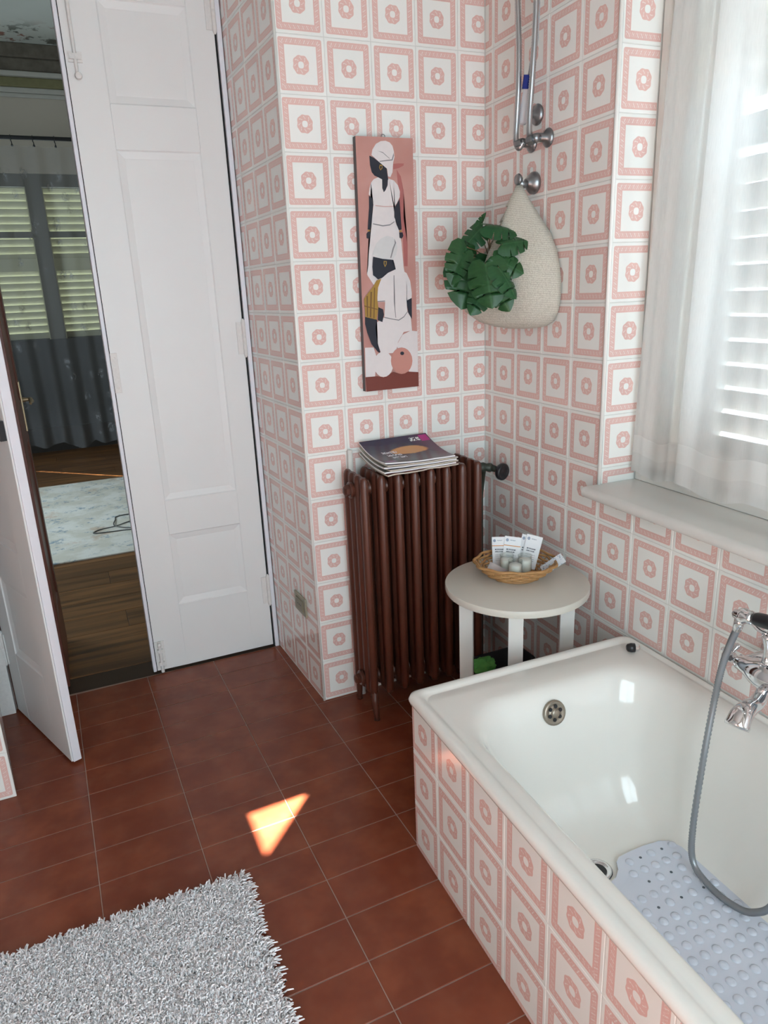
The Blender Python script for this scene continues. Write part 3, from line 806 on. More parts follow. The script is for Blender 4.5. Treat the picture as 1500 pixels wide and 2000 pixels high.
for j in range(nv):
    for i in range(nu): k = j * (nu + 1) + i; F.append((k, k + 1, k + nu + 2, k + nu + 1))
lc = mesh_obj('lace_curtain', V, F, make_lace(), smooth=True, uvs=UVs)
tag(lc, 'dark sheer lace curtain with scalloped hem hanging from black rod', 'curtain')
# bedroom rug and cable
def make_rug_mat():
    t = NT('distressed_rug'); c = t.coord('Object')
    n1, n2, n3 = t.noise(4.5, c, 5, 0.65), t.noise(34, c, 4, 0.7), t.noise(8, c, 5, 0.7)
    col = t.mix(t.step(0.42, 0.62, n1), (0.62, 0.59, 0.51, 1), (0.74, 0.72, 0.67, 1))
    col = t.mix(t.math('MULTIPLY', t.step(0.50, 0.62, n3), t.step(0.45, 0.6, n2)), col, (0.24, 0.31, 0.37, 1))
    col = t.mix(t.math('MULTIPLY', t.step(0.56, 0.68, t.noise(3.3, c, 6, 0.75)), 0.5), col, (0.50, 0.28, 0.15, 1))
    t.set(Base_Color=col, Roughness=0.95); t.bump(t.noise(300, c, 2), 0.3, 0.002); return t.m
bm = bmesh.new(); bm_box(bm, -2.5, 0.05, 2.055, 4.05, 0.0005, 0.010)
ar = bm_obj('area_rug', bm, make_rug_mat(), bevel=0.003); tag(ar, 'pale distressed area rug with blue and beige pattern on bedroom floor', 'rug')
bm = bmesh.new()
bm_tube(bm, spline([(-0.72, 2.35, 0.014), (-0.95, 2.42, 0.014), (-1.118, 2.48, 0.014), (-1.256, 2.50, 0.014), (-1.338, 2.52, 0.014), (-1.30, 2.58, 0.014), (-1.20, 2.60, 0.016), (-1.117, 2.665, 0.014), (-1.0, 2.72, 0.014), (-0.85, 2.70, 0.014)], 60), 0.0035, 6)
bm_tube(bm, spline([(-0.75, 2.50, 0.014), (-1.0, 2.45, 0.019), (-1.118, 2.52, 0.014), (-1.205, 2.60, 0.021), (-1.19, 2.76, 0.014), (-1.176, 2.832, 0.014), (-1.084, 2.85, 0.014), (-0.9, 2.80, 0.014)], 60), 0.0035, 6)
cb = bm_obj('power_cable', bm, simple('grey_cable', (0.10, 0.10, 0.10), 0.5), smooth=True); tag(cb, 'thin grey power cable lying in loops on the bedroom rug', 'cable')
PAINT = [
 ('rose', [(-0.3438,1.7763),(-0.3252,1.7783),(-0.3053,1.7784),(-0.3067,1.7724),(-0.3233,1.7652),(-0.3421,1.761)]),
 ('rose', [(-0.3305,1.7612),(-0.3172,1.7422),(-0.3093,1.7033),(-0.3122,1.6239),(-0.3007,1.5427),(-0.3029,1.4807),(-0.3151,1.481),(-0.3169,1.5633),(-0.325,1.6637)]),
 ('white', [(-0.3938,1.7379),(-0.4078,1.7328),(-0.4173,1.7231),(-0.4239,1.7057),(-0.4263,1.6903),(-0.415,1.6788),(-0.4124,1.6632),(-0.4173,1.6339),(-0.4233,1.6063),(-0.429,1.5846),(-0.4334,1.5447),(-0.4389,1.4842),(-0.4448,1.4599),(-0.4119,1.4113),(-0.3447,1.4087),(-0.3116,1.4433),(-0.3176,1.4811),(-0.3221,1.5532),(-0.3281,1.5837),(-0.339,1.6099),(-0.344,1.6319),(-0.3418,1.6557),(-0.3343,1.6656),(-0.323,1.6834),(-0.3217,1.6992),(-0.3276,1.7167),(-0.3411,1.7301),(-0.3572,1.7347)]),
 ('navy', [(-0.3803,1.7333),(-0.3607,1.7336),(-0.3626,1.7162),(-0.3702,1.7025),(-0.3762,1.6966),(-0.381,1.7082)]),
 ('navy', [(-0.4192,1.797),(-0.4048,1.7918),(-0.3872,1.78),(-0.3639,1.7643),(-0.3633,1.7528),(-0.3596,1.7317),(-0.3803,1.7323),(-0.3938,1.7384),(-0.405,1.7424),(-0.4136,1.7518),(-0.4183,1.7707)]),
 ('white', [(-0.4123,1.7991),(-0.4082,1.8142),(-0.3962,1.8296),(-0.38,1.8376),(-0.364,1.8391),(-0.3505,1.8349),(-0.3417,1.8258),(-0.3377,1.8108),(-0.3365,1.7956),(-0.3413,1.7802),(-0.3448,1.7532),(-0.3523,1.7396),(-0.3603,1.7414),(-0.3624,1.7624),(-0.3872,1.78),(-0.4026,1.7919)]),
 ('grey', [(-0.3871,1.7832),(-0.3618,1.7869),(-0.3456,1.7887),(-0.3391,1.8069),(-0.3382,1.7993),(-0.3434,1.7858),(-0.3619,1.7838),(-0.3861,1.7809)]),
 ('grey', [(-0.3926,1.811),(-0.3746,1.8078),(-0.3524,1.7913),(-0.3536,1.7902),(-0.3747,1.8055)]),
 ('navy', [(-0.4265,1.6874),(-0.4162,1.6788),(-0.4132,1.6613),(-0.4171,1.6378),(-0.4232,1.6083),(-0.4276,1.5905),(-0.4356,1.5906),(-0.4311,1.6241),(-0.4278,1.6534)]),
 ('navy', [(-0.4348,1.5846),(-0.4279,1.5836),(-0.4278,1.5726),(-0.4324,1.5637),(-0.4404,1.5658),(-0.4404,1.5787)]),
 ('navy', [(-0.3244,1.6785),(-0.323,1.6538),(-0.3222,1.6139),(-0.3202,1.5897),(-0.3291,1.5888),(-0.3366,1.6099),(-0.3442,1.6259),(-0.3432,1.6517),(-0.3344,1.6636)]),
 ('navy', [(-0.3294,1.5817),(-0.3174,1.5816),(-0.3149,1.5715),(-0.3205,1.5634),(-0.3288,1.5655)]),
 ('gold', [(-0.4357,1.5898),(-0.4274,1.5893),(-0.4276,1.5854),(-0.4359,1.5858)]),
 ('gold', [(-0.3292,1.587),(-0.3198,1.5873),(-0.3195,1.5833),(-0.3291,1.5829)]),
 ('gold', [(-0.3864,1.7733),(-0.3785,1.7726),(-0.3777,1.764),(-0.3849,1.7572),(-0.3891,1.7647)]),
 ('navy', [(-0.385,1.77),(-0.3804,1.7697),(-0.3802,1.7647),(-0.3845,1.7604),(-0.3868,1.7653)]),
 ('grey', [(-0.4174,1.6083),(-0.384,1.6026),(-0.3604,1.605),(-0.3447,1.614),(-0.3441,1.6116),(-0.3606,1.602),(-0.3842,1.5994),(-0.4176,1.6055)]),
 ('pinkline', [(-0.4068,1.6603),(-0.3768,1.6575),(-0.3464,1.6577),(-0.3465,1.6553),(-0.377,1.6548),(-0.4069,1.6574)]),
 ('lightgrey', [(-0.4231,1.5184),(-0.4177,1.5344),(-0.4074,1.5524),(-0.3928,1.5642),(-0.3713,1.572),(-0.3526,1.5678),(-0.3412,1.5535),(-0.3372,1.5351),(-0.3427,1.5168),(-0.3553,1.5016),(-0.3745,1.501),(-0.4026,1.5078)]),
 ('grey', [(-0.3468,1.5637),(-0.3413,1.5515),(-0.3492,1.5353),(-0.3599,1.5069),(-0.3635,1.507),(-0.3539,1.5354),(-0.3461,1.5505)]),
 ('white', [(-0.4637,1.2381),(-0.4338,1.2371),(-0.4252,1.2082),(-0.4335,1.1425),(-0.4662,1.1448)]),
 ('white', [(-0.3525,1.2373),(-0.3306,1.27),(-0.2991,1.2817),(-0.2751,1.278),(-0.2773,1.1411),(-0.3089,1.1484)]),
 ('white', [(-0.3944,1.3275),(-0.339,1.3178),(-0.3099,1.3432),(-0.2977,1.3224),(-0.2952,1.2815),(-0.3251,1.2788),(-0.3469,1.2483),(-0.356,1.2147),(-0.3919,1.2149),(-0.4095,1.2196),(-0.4205,1.2531),(-0.4246,1.2981),(-0.4201,1.3133)]),
 ('white', [(-0.348,1.4729),(-0.333,1.4714),(-0.3157,1.4644),(-0.3082,1.4599),(-0.2964,1.4355),(-0.292,1.398),(-0.293,1.3825),(-0.3113,1.3755),(-0.3099,1.3432),(-0.3233,1.3282),(-0.3416,1.318),(-0.3593,1.3212),(-0.3918,1.3295),(-0.3872,1.3756),(-0.4133,1.3767),(-0.413,1.4071),(-0.4016,1.439),(-0.3937,1.4495),(-0.3733,1.4639)]),
 ('grey', [(-0.3913,1.3295),(-0.3593,1.3216),(-0.3416,1.3184),(-0.3233,1.3278),(-0.3093,1.3436),(-0.3084,1.3413),(-0.3224,1.325),(-0.3412,1.3153),(-0.3599,1.319),(-0.3914,1.3264)]),
 ('grey', [(-0.3543,1.4547),(-0.3518,1.4547),(-0.3541,1.3741),(-0.351,1.3252),(-0.353,1.3253),(-0.3566,1.3742)]),
 ('grey', [(-0.4131,1.3793),(-0.3875,1.3795),(-0.3876,1.3769),(-0.413,1.3767)]),
 ('navy', [(-0.422,1.5118),(-0.3912,1.5048),(-0.3531,1.5008),(-0.3547,1.4913),(-0.346,1.4728),(-0.3733,1.4628),(-0.3938,1.4484),(-0.4088,1.444),(-0.4182,1.4524),(-0.4248,1.4569),(-0.4259,1.4824)]),
 ('gold', [(-0.3866,1.4984),(-0.3762,1.4977),(-0.3771,1.4886),(-0.3829,1.4802),(-0.387,1.4888)]),
 ('navy', [(-0.3842,1.4962),(-0.3793,1.4957),(-0.3796,1.4893),(-0.3828,1.4838),(-0.3845,1.4894)]),
 ('gold', [(-0.3976,1.4453),(-0.4099,1.4199),(-0.4141,1.3854),(-0.4116,1.3591),(-0.4196,1.3222),(-0.4574,1.3329),(-0.4594,1.3874),(-0.4451,1.404),(-0.427,1.4227),(-0.4138,1.4416)]),
 ('brown', [(-0.4592,1.3679),(-0.4143,1.3549),(-0.4144,1.3523),(-0.4594,1.3649)]),
 ('brown', [(-0.4363,1.408),(-0.4314,1.4078),(-0.4379,1.3297),(-0.4428,1.3309)]),
 ('brown', [(-0.4234,1.4204),(-0.4205,1.4195),(-0.4269,1.3269),(-0.4303,1.328)]),
 ('brown', [(-0.4504,1.3956),(-0.4465,1.3963),(-0.4488,1.3325),(-0.4522,1.3335)]),
 ('navy', [(-0.4587,1.333),(-0.4184,1.3221),(-0.4246,1.2981),(-0.4205,1.2531),(-0.4102,1.2158),(-0.4195,1.2215),(-0.4408,1.2477),(-0.4539,1.2843),(-0.4598,1.3111)]),
 ('navy', [(-0.4116,1.3602),(-0.3957,1.3529),(-0.3935,1.3363),(-0.4,1.314),(-0.416,1.3209)]),
 ('navy', [(-0.3112,1.3762),(-0.2935,1.3837),(-0.2947,1.3173),(-0.3074,1.3386)]),
 ('brick', [(-0.4675,1.1454),(-0.4258,1.1451),(-0.403,1.1399),(-0.3688,1.1545),(-0.3457,1.1468),(-0.3141,1.1507),(-0.2763,1.1462),(-0.2767,1.0995),(-0.4662,1.0986)]),
 ('white', [(-0.3678,1.1787),(-0.37,1.1662),(-0.3755,1.1551),(-0.3836,1.1466),(-0.3935,1.1416),(-0.4042,1.1405),(-0.4148,1.1434),(-0.4241,1.15),(-0.4312,1.1597),(-0.4355,1.1714),(-0.4365,1.184),(-0.4342,1.1964),(-0.4288,1.2073),(-0.4209,1.2157),(-0.4111,1.2207),(-0.4005,1.2219),(-0.39,1.2192),(-0.3807,1.2128),(-0.3734,1.2032),(-0.369,1.1915)]),
 ('pink2', [(-0.2976,1.185),(-0.3,1.1718),(-0.306,1.1602),(-0.3151,1.1513),(-0.3263,1.1461),(-0.3385,1.145),(-0.3505,1.1481),(-0.3611,1.1551),(-0.3692,1.1652),(-0.3742,1.1776),(-0.3755,1.1908),(-0.3731,1.2038),(-0.3672,1.2152),(-0.3583,1.2239),(-0.3473,1.2292),(-0.3352,1.2304),(-0.3233,1.2275),(-0.3126,1.2207),(-0.3043,1.2107),(-0.2991,1.1984)]),
 ('navy', [(-0.3268,1.211),(-0.3284,1.2076),(-0.3321,1.2057),(-0.3366,1.206),(-0.3401,1.2084),(-0.3414,1.212),(-0.3398,1.2154),(-0.3361,1.2173),(-0.3317,1.217),(-0.3281,1.2146)]),
]
# ================================================================== BATHTUB
def rrect(u0, u1, v0, v1, r, z, k=9):
    out = []
    for cu, cv, a0 in ((u1 - r, v0 + r, -PI / 2), (u1 - r, v1 - r, 0), (u0 + r, v1 - r, PI / 2), (u0 + r, v0 + r, PI)):
        for i in range(k):
            a = a0 + PI / 2 * i / (k - 1); out.append((cu + r * math.cos(a), cv + r * math.sin(a), z))
    return out
tub = thing('bathtub', 'white enamelled built-in bathtub with pink tiled apron below the window', 'bathtub', TB(0.33, 0.75, 0))
RG = [(-.004, .666, -.004, 1.56, .022, .4360), (-.010, .666, -.010, 1.56, .026, .4390), (-.0125, .666, -.0125, 1.56, .029, .4480), (-.009, .666, -.009, 1.56, .029, .4575),
      (.0, .664, .0, 1.555, .027, .4625), (.009, .661, .009, 1.55, .026, .4620), (.017, .658, .017, 1.545, .025, .4585), (.0225, .656, .0225, 1.54, .025, .4540), (.0255, .654, .0255, 1.535, .027, .4540),
      (.030, .648, .036, 1.52, .036, .4562), (.035, .642, .062, 1.50, .07, .4566), (.040, .636, .086, 1.48, .10, .4559), (.044, .630, .100, 1.465, .12, .4556), (.052, .621, .112, 1.455, .13, .4530), (.060, .612, .122, 1.445, .135, .4470), (.067, .605, .131, 1.435, .135, .4370), (.075, .598, .140, 1.42, .135, .4150),
      (.085, .589, .151, 1.40, .135, .3750), (.100, .578, .168, 1.37, .13, .30), (.117, .568, .187, 1.34, .125, .225), (.138, .556, .212, 1.31, .12, .165), (.165, .538, .243, 1.28, .105, .125), (.195, .515, .280, 1.25, .09, .106), (.24, .47, .33, 1.2, .06, .100)]
V, F = [], []
for rg in RG: V += [TB(*p) for p in rrect(*rg)]
nr = 36
for i in range(len(RG) - 1):
    for k in range(nr): F.append((i * nr + k, i * nr + (k + 1) % nr, (i + 1) * nr + (k + 1) % nr, (i + 1) * nr + k))
F.append(tuple(range((len(RG) - 1) * nr, len(RG) * nr)))
shell = mesh_obj('tub_shell', V, F, M['enamel'], smooth=True)
bmx = bmesh.new(); bmx.from_mesh(shell.data); bmesh.ops.recalc_face_normals(bmx, faces=bmx.faces)
if bmx.faces[-1].normal.z < 0: bmesh.ops.reverse_faces(bmx, faces=bmx.faces)
bmx.to_mesh(shell.data); bmx.free(); shell.data.shade_smooth()
adopt(tub, shell)
bm = bmesh.new(); bm_box(bm, 0.0013, 0.03, 0.0, 1.55, 0.0, 0.437, TB); bm_box(bm, 0.03, 0.66, 0.0, 0.03, 0.0, 0.437, TB)
apron = bm_obj('apron', bm, M['grout']); adopt(tub, apron)
rowsT = [(0.0, 0.1425, 0.08, 1.0), (0.1425, 0.2974, 0, 1), (0.2974, 0.4365, 0, 0.898)]
c0 = 0.134; TT = 0.1488
colsT = [(0.0, c0, 1 - c0 / TT, 1)] + [(c0 + k * TT, c0 + (k + 1) * TT, 0, 1) for k in range(9)]
for a0, a1, p0, p1 in colsT:
    for z0, z1, q0, q1 in rowsT:
        o = bpy.data.objects.new('wall_tile', tile_mesh(a1 - a0, z1 - z0, (p0, p1, q0, q1))); COL.objects.link(o)
        p = TB(0, a0, z0); nn = nT
        mw = Matrix(((dT.x, nn.x, 0, p.x), (dT.y, nn.y, 0, p.y), (0, 0, 1, p.z), (0, 0, 0, 1)))
        o.parent = apron; o.matrix_parent_inverse = Matrix.Translation(tub.location) @ Matrix.Translation(-Vector(tub.location)); o.matrix_basis = mw
# overflow on the sloping end, drain in the floor
oc = TB(0.318, 0.146, 0.397); on = (dT * 0.96 + UP * 0.27).normalized()
bm = bmesh.new()
bm_lathe(bm, [(0.0, -0.004), (0.031, -0.004), (0.032, 0.0), (0.031, 0.004), (0.026, 0.006), (0.022, 0.0035), (0.012, 0.004), (0.011, 0.008), (0.006, 0.0095), (0.0, 0.0095)], oc + on * 0.003, on, 28)
M['overflow'] = simple('overflow_metal', (0.36, 0.31, 0.25), 0.35, 0.8, var=0.2, vscale=60)
ov = bm_obj('overflow', bm, M['overflow'], smooth=True); adopt(tub, ov)
bm = bmesh.new()
e1 = on.cross(UP).normalized(); e2 = on.cross(e1)
for k in range(6):
    a = 2 * PI * k / 6 + 0.3
    c = oc + on * 0.0075 + (e1 * math.cos(a) + e2 * math.sin(a)) * 0.0165
    bm_lathe(bm, [(0.0, 0), (0.0052, 0.0), (0.005, 0.0012), (0.0, 0.0012)], c, on, 10)
hl = bm_obj('overflow_holes', bm, M['black']); hl.parent = ov
dc = TB(0.302, 0.355, 0.1005)
bm = bmesh.new(); bm_lathe(bm, [(0.0, -0.002), (0.034, -0.002), (0.034, 0.002), (0.029, 0.004), (0.022, 0.001), (0.020, -0.001)], dc, UP, 28, cap=False)
dr = bm_obj('drain', bm, M['chrome'], smooth=True); adopt(tub, dr)
bm = bmesh.new(); bm_lathe(bm, [(0.0, 0.0006), (0.0205, 0.0006), (0.0205, 0.0), (0.0, 0.0)], dc, UP, 20); q = bm_obj('drain_hole', bm, M['black']); q.parent = dr

# bath mat in the tub
t = NT('mat_vinyl'); t.set(Base_Color=(0.63, 0.67, 0.76, 1), Roughness=0.18, Transmission_Weight=0.0, Subsurface_Weight=0.0); M['mat'] = t.m
mat = thing('bath_mat', 'pale blue anti-slip vinyl mat with bubbles on the tub floor', 'bath mat', TB(0.36, 0.7, 0.106))
out = [(.365, .352), (.40, .349), (.44, .348), (.485, .352), (.508, .362), (.520, .39), (.520, 1.12), (.505, 1.14), (.215, 1.14), (.2, 1.12), (.2, .47), (.215, .44), (.27, .412), (.318, .398), (.338, .382), (.35, .362)]
bm = bmesh.new(); bm_prism(bm, out, 0.1085, 0.1115, TB); adopt(mat, bm_obj('sheet', bm, M['mat']))
bm = bmesh.new(); hb = bmesh.new()
for i in range(10):
    for j in range(24):
        u = 0.217 + 0.032 * i + (0.016 if j % 2 else 0); v = 0.375 + 0.032 * j
        if u > 0.508 or v > 1.12 or (u < 0.36 and v < 0.44 + max(0, (0.30 - u) * 0.4)): continue
        c = TB(u, v, 0.1115)
        if j % 2 == 0 and j < 5 and i % 2 == j // 2 % 2:
            bm_lathe(hb, [(0.0, 0.0006), (0.0034, 0.0006), (0.0034, 0.0), (0, 0)], c, UP, 8)
        else: bm_lathe(bm, [(0.0105, -0.0005), (0.0095, 0.0018), (0.006, 0.0036), (0.0, 0.0044)], c, UP, 12, cap=False)
bb = bm_obj('bubbles', bm, M['mat'], smooth=True); bb['kind'] = 'stuff'; adopt(mat, bb)
dh_ = bm_obj('drain_holes', hb, simple('mat_holes', (0.10, 0.12, 0.14), 0.6)); dh_['kind'] = 'stuff'; adopt(mat, dh_)

# loose black tap cap on the rim
cap = thing('tap_knob', 'small loose black tap knob with chrome end on the tub rim corner', 'tap knob', (-0.078, -0.872, 0.456))
ax = Vector((0.86, -0.45, 0.0)); o_ = Vector((-0.078, -0.872, 0.4685)) - ax * 0.017
bm = bmesh.new(); bm_lathe(bm, [(0.006, 0), (0.010, 0.003), (0.0125, 0.012), (0.012, 0.022)], o_, ax, 18); adopt(cap, bm_obj('grip', bm, M['black'], smooth=True))
bm = bmesh.new(); bm_lathe(bm, [(0.0115, 0.022), (0.0105, 0.031), (0.007, 0.034), (0.004, 0.030), (0.0, 0.030)], o_, ax, 8); adopt(cap, bm_obj('chrome_end', bm, M['chrome'], auto=30))

# ---- mixer tap on the window wall
tap = thing('bath_mixer_tap', 'chrome bath mixer tap with cross handles, spout and hand shower on tiled wall', 'tap', RW(1.30, 0.0, 0.60))
bm = bmesh.new()
bm_lathe(bm, [(0.014, 0.0), (0.017, 0.004), (0.019, 0.02), (0.024, 0.035), (0.030, 0.05), (0.033, 0.07), (0.030, 0.09), (0.024, 0.105), (0.019, 0.12), (0.017, 0.136), (0.014, 0.14)], RW(1.232, 0.090, 0.615), dR, 22)
for s in (1.245, 1.355):
    bm_lathe(bm, [(0.030, 0.0), (0.031, 0.004), (0.020, 0.016), (0.015, 0.022), (0.014, 0.085)], RW(s, 0.001, 0.615), -nR, 20)
adopt(tap, bm_obj('mixer_body', bm, M['chrome'], smooth=True))
for s, d in ((1.232, -1), (1.372, 1)):
    bm = bmesh.new(); hc = RW(s, 0.090, 0.615); axd = dR * d
    bm_lathe(bm, [(0.010, 0.0), (0.008, 0.008), (0.011, 0.012), (0.013, 0.02), (0.014, 0.028), (0.012, 0.034), (0.004, 0.037)], hc, axd, 16)
    for k in range(4):
        a = PI / 4 + k * PI / 2; dv = (UP * math.cos(a) + nR * math.sin(a))
        c = hc + axd * 0.023
        bm_tube(bm, [c + dv * 0.008, c + dv * 0.018, c + dv * 0.024, c + dv * 0.030, c + dv * 0.034], [0.0045, 0.004, 0.0062, 0.0066, 0.003], 10)
    adopt(tap, bm_obj('cross_handle', bm, M['chrome'], smooth=True))
bm = bmesh.new()
bm_tube(bm, spline([RW(1.302, 0.092, 0.600), RW(1.305, 0.100, 0.572), RW(1.313, 0.128, 0.562), RW(1.325, 0.162, 0.568), RW(1.336, 0.190, 0.566), RW(1.341, 0.205, 0.548)], 22), [0.013] * 4 + [0.014 + 0.0006 * i for i in range(16)] + [0.0245, 0.0235], 16)
adopt(tap, bm_obj('spout', bm, M['chrome'], smooth=True))
bm = bmesh.new()
bm_tube(bm, spline([RW(1.302, 0.092, 0.640), RW(1.302, 0.094, 0.68), RW(1.302, 0.10, 0.712)], 8), [0.012, 0.010, 0.008, 0.008, 0.009, 0.010, 0.011, 0.011], 12)
bm_tube(bm, spline([RW(1.302, 0.10, 0.712), RW(1.282, 0.105, 0.716), RW(1.262, 0.112, 0.735), RW(1.256, 0.116, 0.752)], 12), 0.0045, 8)
bm_tube(bm, spline([RW(1.302, 0.10, 0.712), RW(1.322, 0.105, 0.716), RW(1.345, 0.112, 0.735), RW(1.35, 0.116, 0.752)], 12), 0.0045, 8)
adopt(tap, bm_obj('cradle', bm, M['chrome'], smooth=True))
hs = bmesh.new(); H0 = RW(1.243, 0.118, 0.735); H1 = RW(1.46, 0.112, 0.772); hd = (H1 - H0).normalized()
bm_lathe(hs, [(0.006, -0.012), (0.010, -0.008), (0.011, 0.0), (0.016, 0.008), (0.017, 0.016), (0.013, 0.024), (0.015, 0.030), (0.013, 0.036)], H0, hd, 16)
bm_tube(hs, [H0 + hd * 0.006, H0 + hd * 0.003 - UP * 0.02, H0 - UP * 0.036], [0.011, 0.010, 0.009], 12)
hd2 = bmesh.new(); bm_lathe(hd2, [(0.012, 0.0), (0.013, 0.02), (0.010, 0.05)], H0 + hd * 0.125, hd, 16)
bm_lathe(hd2, [(0.010, 0.0), (0.03, 0.012), (0.045, 0.03), (0.045, 0.036), (0.0, 0.038)], H0 + hd * 0.17 - UP * 0.0, (hd * 0.4 - nR * 0.6 - UP * 0.5), 20)
hand = bm_obj('hand_shower', hs, M['chrome'], smooth=True); adopt(tap, hand)
adopt(tap, bm_obj('shower_head', hd2, M['chrome'], smooth=True))
bm = bmesh.new(); bm_lathe(bm, [(0.011, 0), (0.0145, 0.01), (0.0155, 0.045), (0.0145, 0.082), (0.011, 0.09)], H0 + hd * 0.036, hd, 18); q = bm_obj('black_grip', bm, M['black'], smooth=True); adopt(tap, q)
bm = bmesh.new()
bm_hose(bm, [H0 - UP * 0.034, RW(1.232, 0.120, 0.66), RW(1.222, 0.125, 0.60), RW(1.222, 0.138, 0.51), RW(1.236, 0.168, 0.375), RW(1.246, 0.188, 0.22), RW(1.262, 0.195, 0.148), RW(1.305, 0.197, 0.127), RW(1.365, 0.195, 0.126), RW(1.415, 0.185, 0.142), RW(1.45, 0.17, 0.20), RW(1.455, 0.15, 0.35), RW(1.40, 0.11, 0.54), RW(1.34, 0.10, 0.575), RW(1.32, 0.092, 0.60)], 0.0078, 0.0062, 0.0017, 12)
adopt(tap, bm_obj('shower_hose', bm, M['grey_hose'], smooth=True))

# ================================================================== RADIATOR
rad = thing('radiator', 'brown cast iron column radiator against the tiled back wall', 'radiator', (-0.35, -0.12, 0))
cols_y = [-0.190, -0.1425, -0.095, -0.0485]; rr = 0.0138
def rad_outline():
    ys = np.linspace(-0.190 - rr, -0.0485 + rr, 57)
    hw = []
    for y in ys:
        w = 0.0055 if -0.190 < y < -0.0485 else 0.0
        for yc in cols_y:
            d = rr * rr - (y - yc) ** 2
            if d > 0: w = max(w, math.sqrt(d))
        hw.append(max(w, 0.001))
    return list(ys), hw
ys, hw = rad_outline()
def section_mesh():
    V, F = [], []
    yc = sum(ys) / len(ys)
    lev = [(0.082, 0.80, 0.55), (0.090, 0.95, 0.9), (0.105, 1, 1), (0.825, 1, 1), (0.842, 0.99, 0.97), (0.851, 0.965, 0.80), (0.856, 0.93, 0.5)]
    for z, sy, sx in lev:
        for y, w in zip(ys, hw): V.append((w * sx, yc + (y - yc) * sy, z))
        for y, w in zip(ys[::-1], hw[::-1]): V.append((-w * sx, yc + (y - yc) * sy, z))
    n = 2 * len(ys)
    for i in range(len(lev) - 1):
        for k in range(n): F.append((i * n + k, i * n + (k + 1) % n, (i + 1) * n + (k + 1) % n, (i + 1) * n + k))
    F += [tuple(range(n))[::-1], tuple(range((len(lev) - 1) * n, len(lev) * n))]
    me = bpy.data.meshes.new('section'); me.from_pydata(V, [], F); me.materials.append(M['rad'])
    b = bmesh.new(); b.from_mesh(me); bmesh.ops.recalc_face_normals(b, faces=b.faces); b.to_mesh(me); b.free()
    me.shade_smooth(); me.set_sharp_from_angle(angle=math.radians(50)); return me
smesh = section_mesh()
for k in range(8):
    o = bpy.data.objects.new('section', smesh); COL.objects.link(o); o.location = (-0.556 + 0.0585 * k, 0, 0)
    adopt(rad, o)
for zc in (0.805, 0.128):
    for k in range(7):
        bm = bmesh.new(); bm_lathe(bm, [(0.024, 0), (0.0245, 0.003), (0.021, 0.006), (0.021, 0.024), (0.0245, 0.027), (0.024, 0.0305)], (-0.556 + 0.0585 * k + 0.0138, -0.12, zc), (1, 0, 0), 18)
        adopt(rad, bm_obj('connecting_hub', bm, M['rad'], smooth=True))
    bm = bmesh.new(); bm_lathe(bm, [(0.026, 0), (0.027, 0.008), (0.024, 0.012)], (-0.570, -0.12, zc), (-1, 0, 0), 20)
    bm_lathe(bm, [(0.019, 0.010), (0.019, 0.024), (0.014, 0.028), (0.010, 0.030)], (-0.570, -0.12, zc), (-1, 0, 0), 6)
    adopt(rad, bm_obj('end_plug', bm, M['rad'], auto=35))
for xk in (-0.556, -0.556 + 0.0585 * 7):
    for y, dy in ((-0.190, -0.010), (-0.0485, 0.004)):
        bm = bmesh.new(); bm_tube(bm, [(xk, y, 0.11), (xk, y + dy * 0.3, 0.06), (xk, y + dy, 0.012), (xk, y + dy, 0.0)], [0.0135, 0.0115, 0.009, 0.010], 12)
        adopt(rad, bm_obj('foot', bm, M['rad'], smooth=True))
bm = bmesh.new()
bm_tube(bm, spline([(-0.138, -0.12, 0.808), (-0.115, -0.122, 0.812), (-0.085, -0.128, 0.815), (-0.06, -0.138, 0.812)], 10), [0.016, 0.018, 0.018, 0.014, 0.013, 0.017, 0.017, 0.013, 0.016, 0.015], 14)
bm_tube(bm, [(-0.062, -0.136, 0.812), (-0.045, -0.165, 0.806)], [0.013, 0.009], 12)
bm_tube(bm, [(-0.068, -0.130, 0.812), (-0.068, -0.10, 0.80), (-0.068, -0.08, 0.70), (-0.068, -0.08, 0.0)], 0.009, 10)
vb = bm_obj('valve', bm, M['valve_green'], smooth=True); adopt(rad, vb)
bm = bmesh.new(); wax = Vector((0.30, -0.93, -0.05)); bm_lathe(bm, [(0.012, -0.004), (0.026, -0.004), (0.0295, 0.002), (0.0295, 0.012), (0.026, 0.016), (0.021, 0.013), (0.015, 0.010), (0.010, 0.013), (0.0, 0.014)], (-0.043, -0.170, 0.803), wax, 24)
q = bm_obj('valve_wheel', bm, M['black'], smooth=True); adopt(rad, q)
bm = bmesh.new(); bm_tube(bm, [(-0.532, -0.018, 0.0), (-0.532, -0.018, 0.91)], 0.009, 12)
pp = bm_obj('white_pipe', bm, M['table_white'], smooth=True); tag(pp, 'thin white pipe running up the wall behind the radiator', 'pipe')

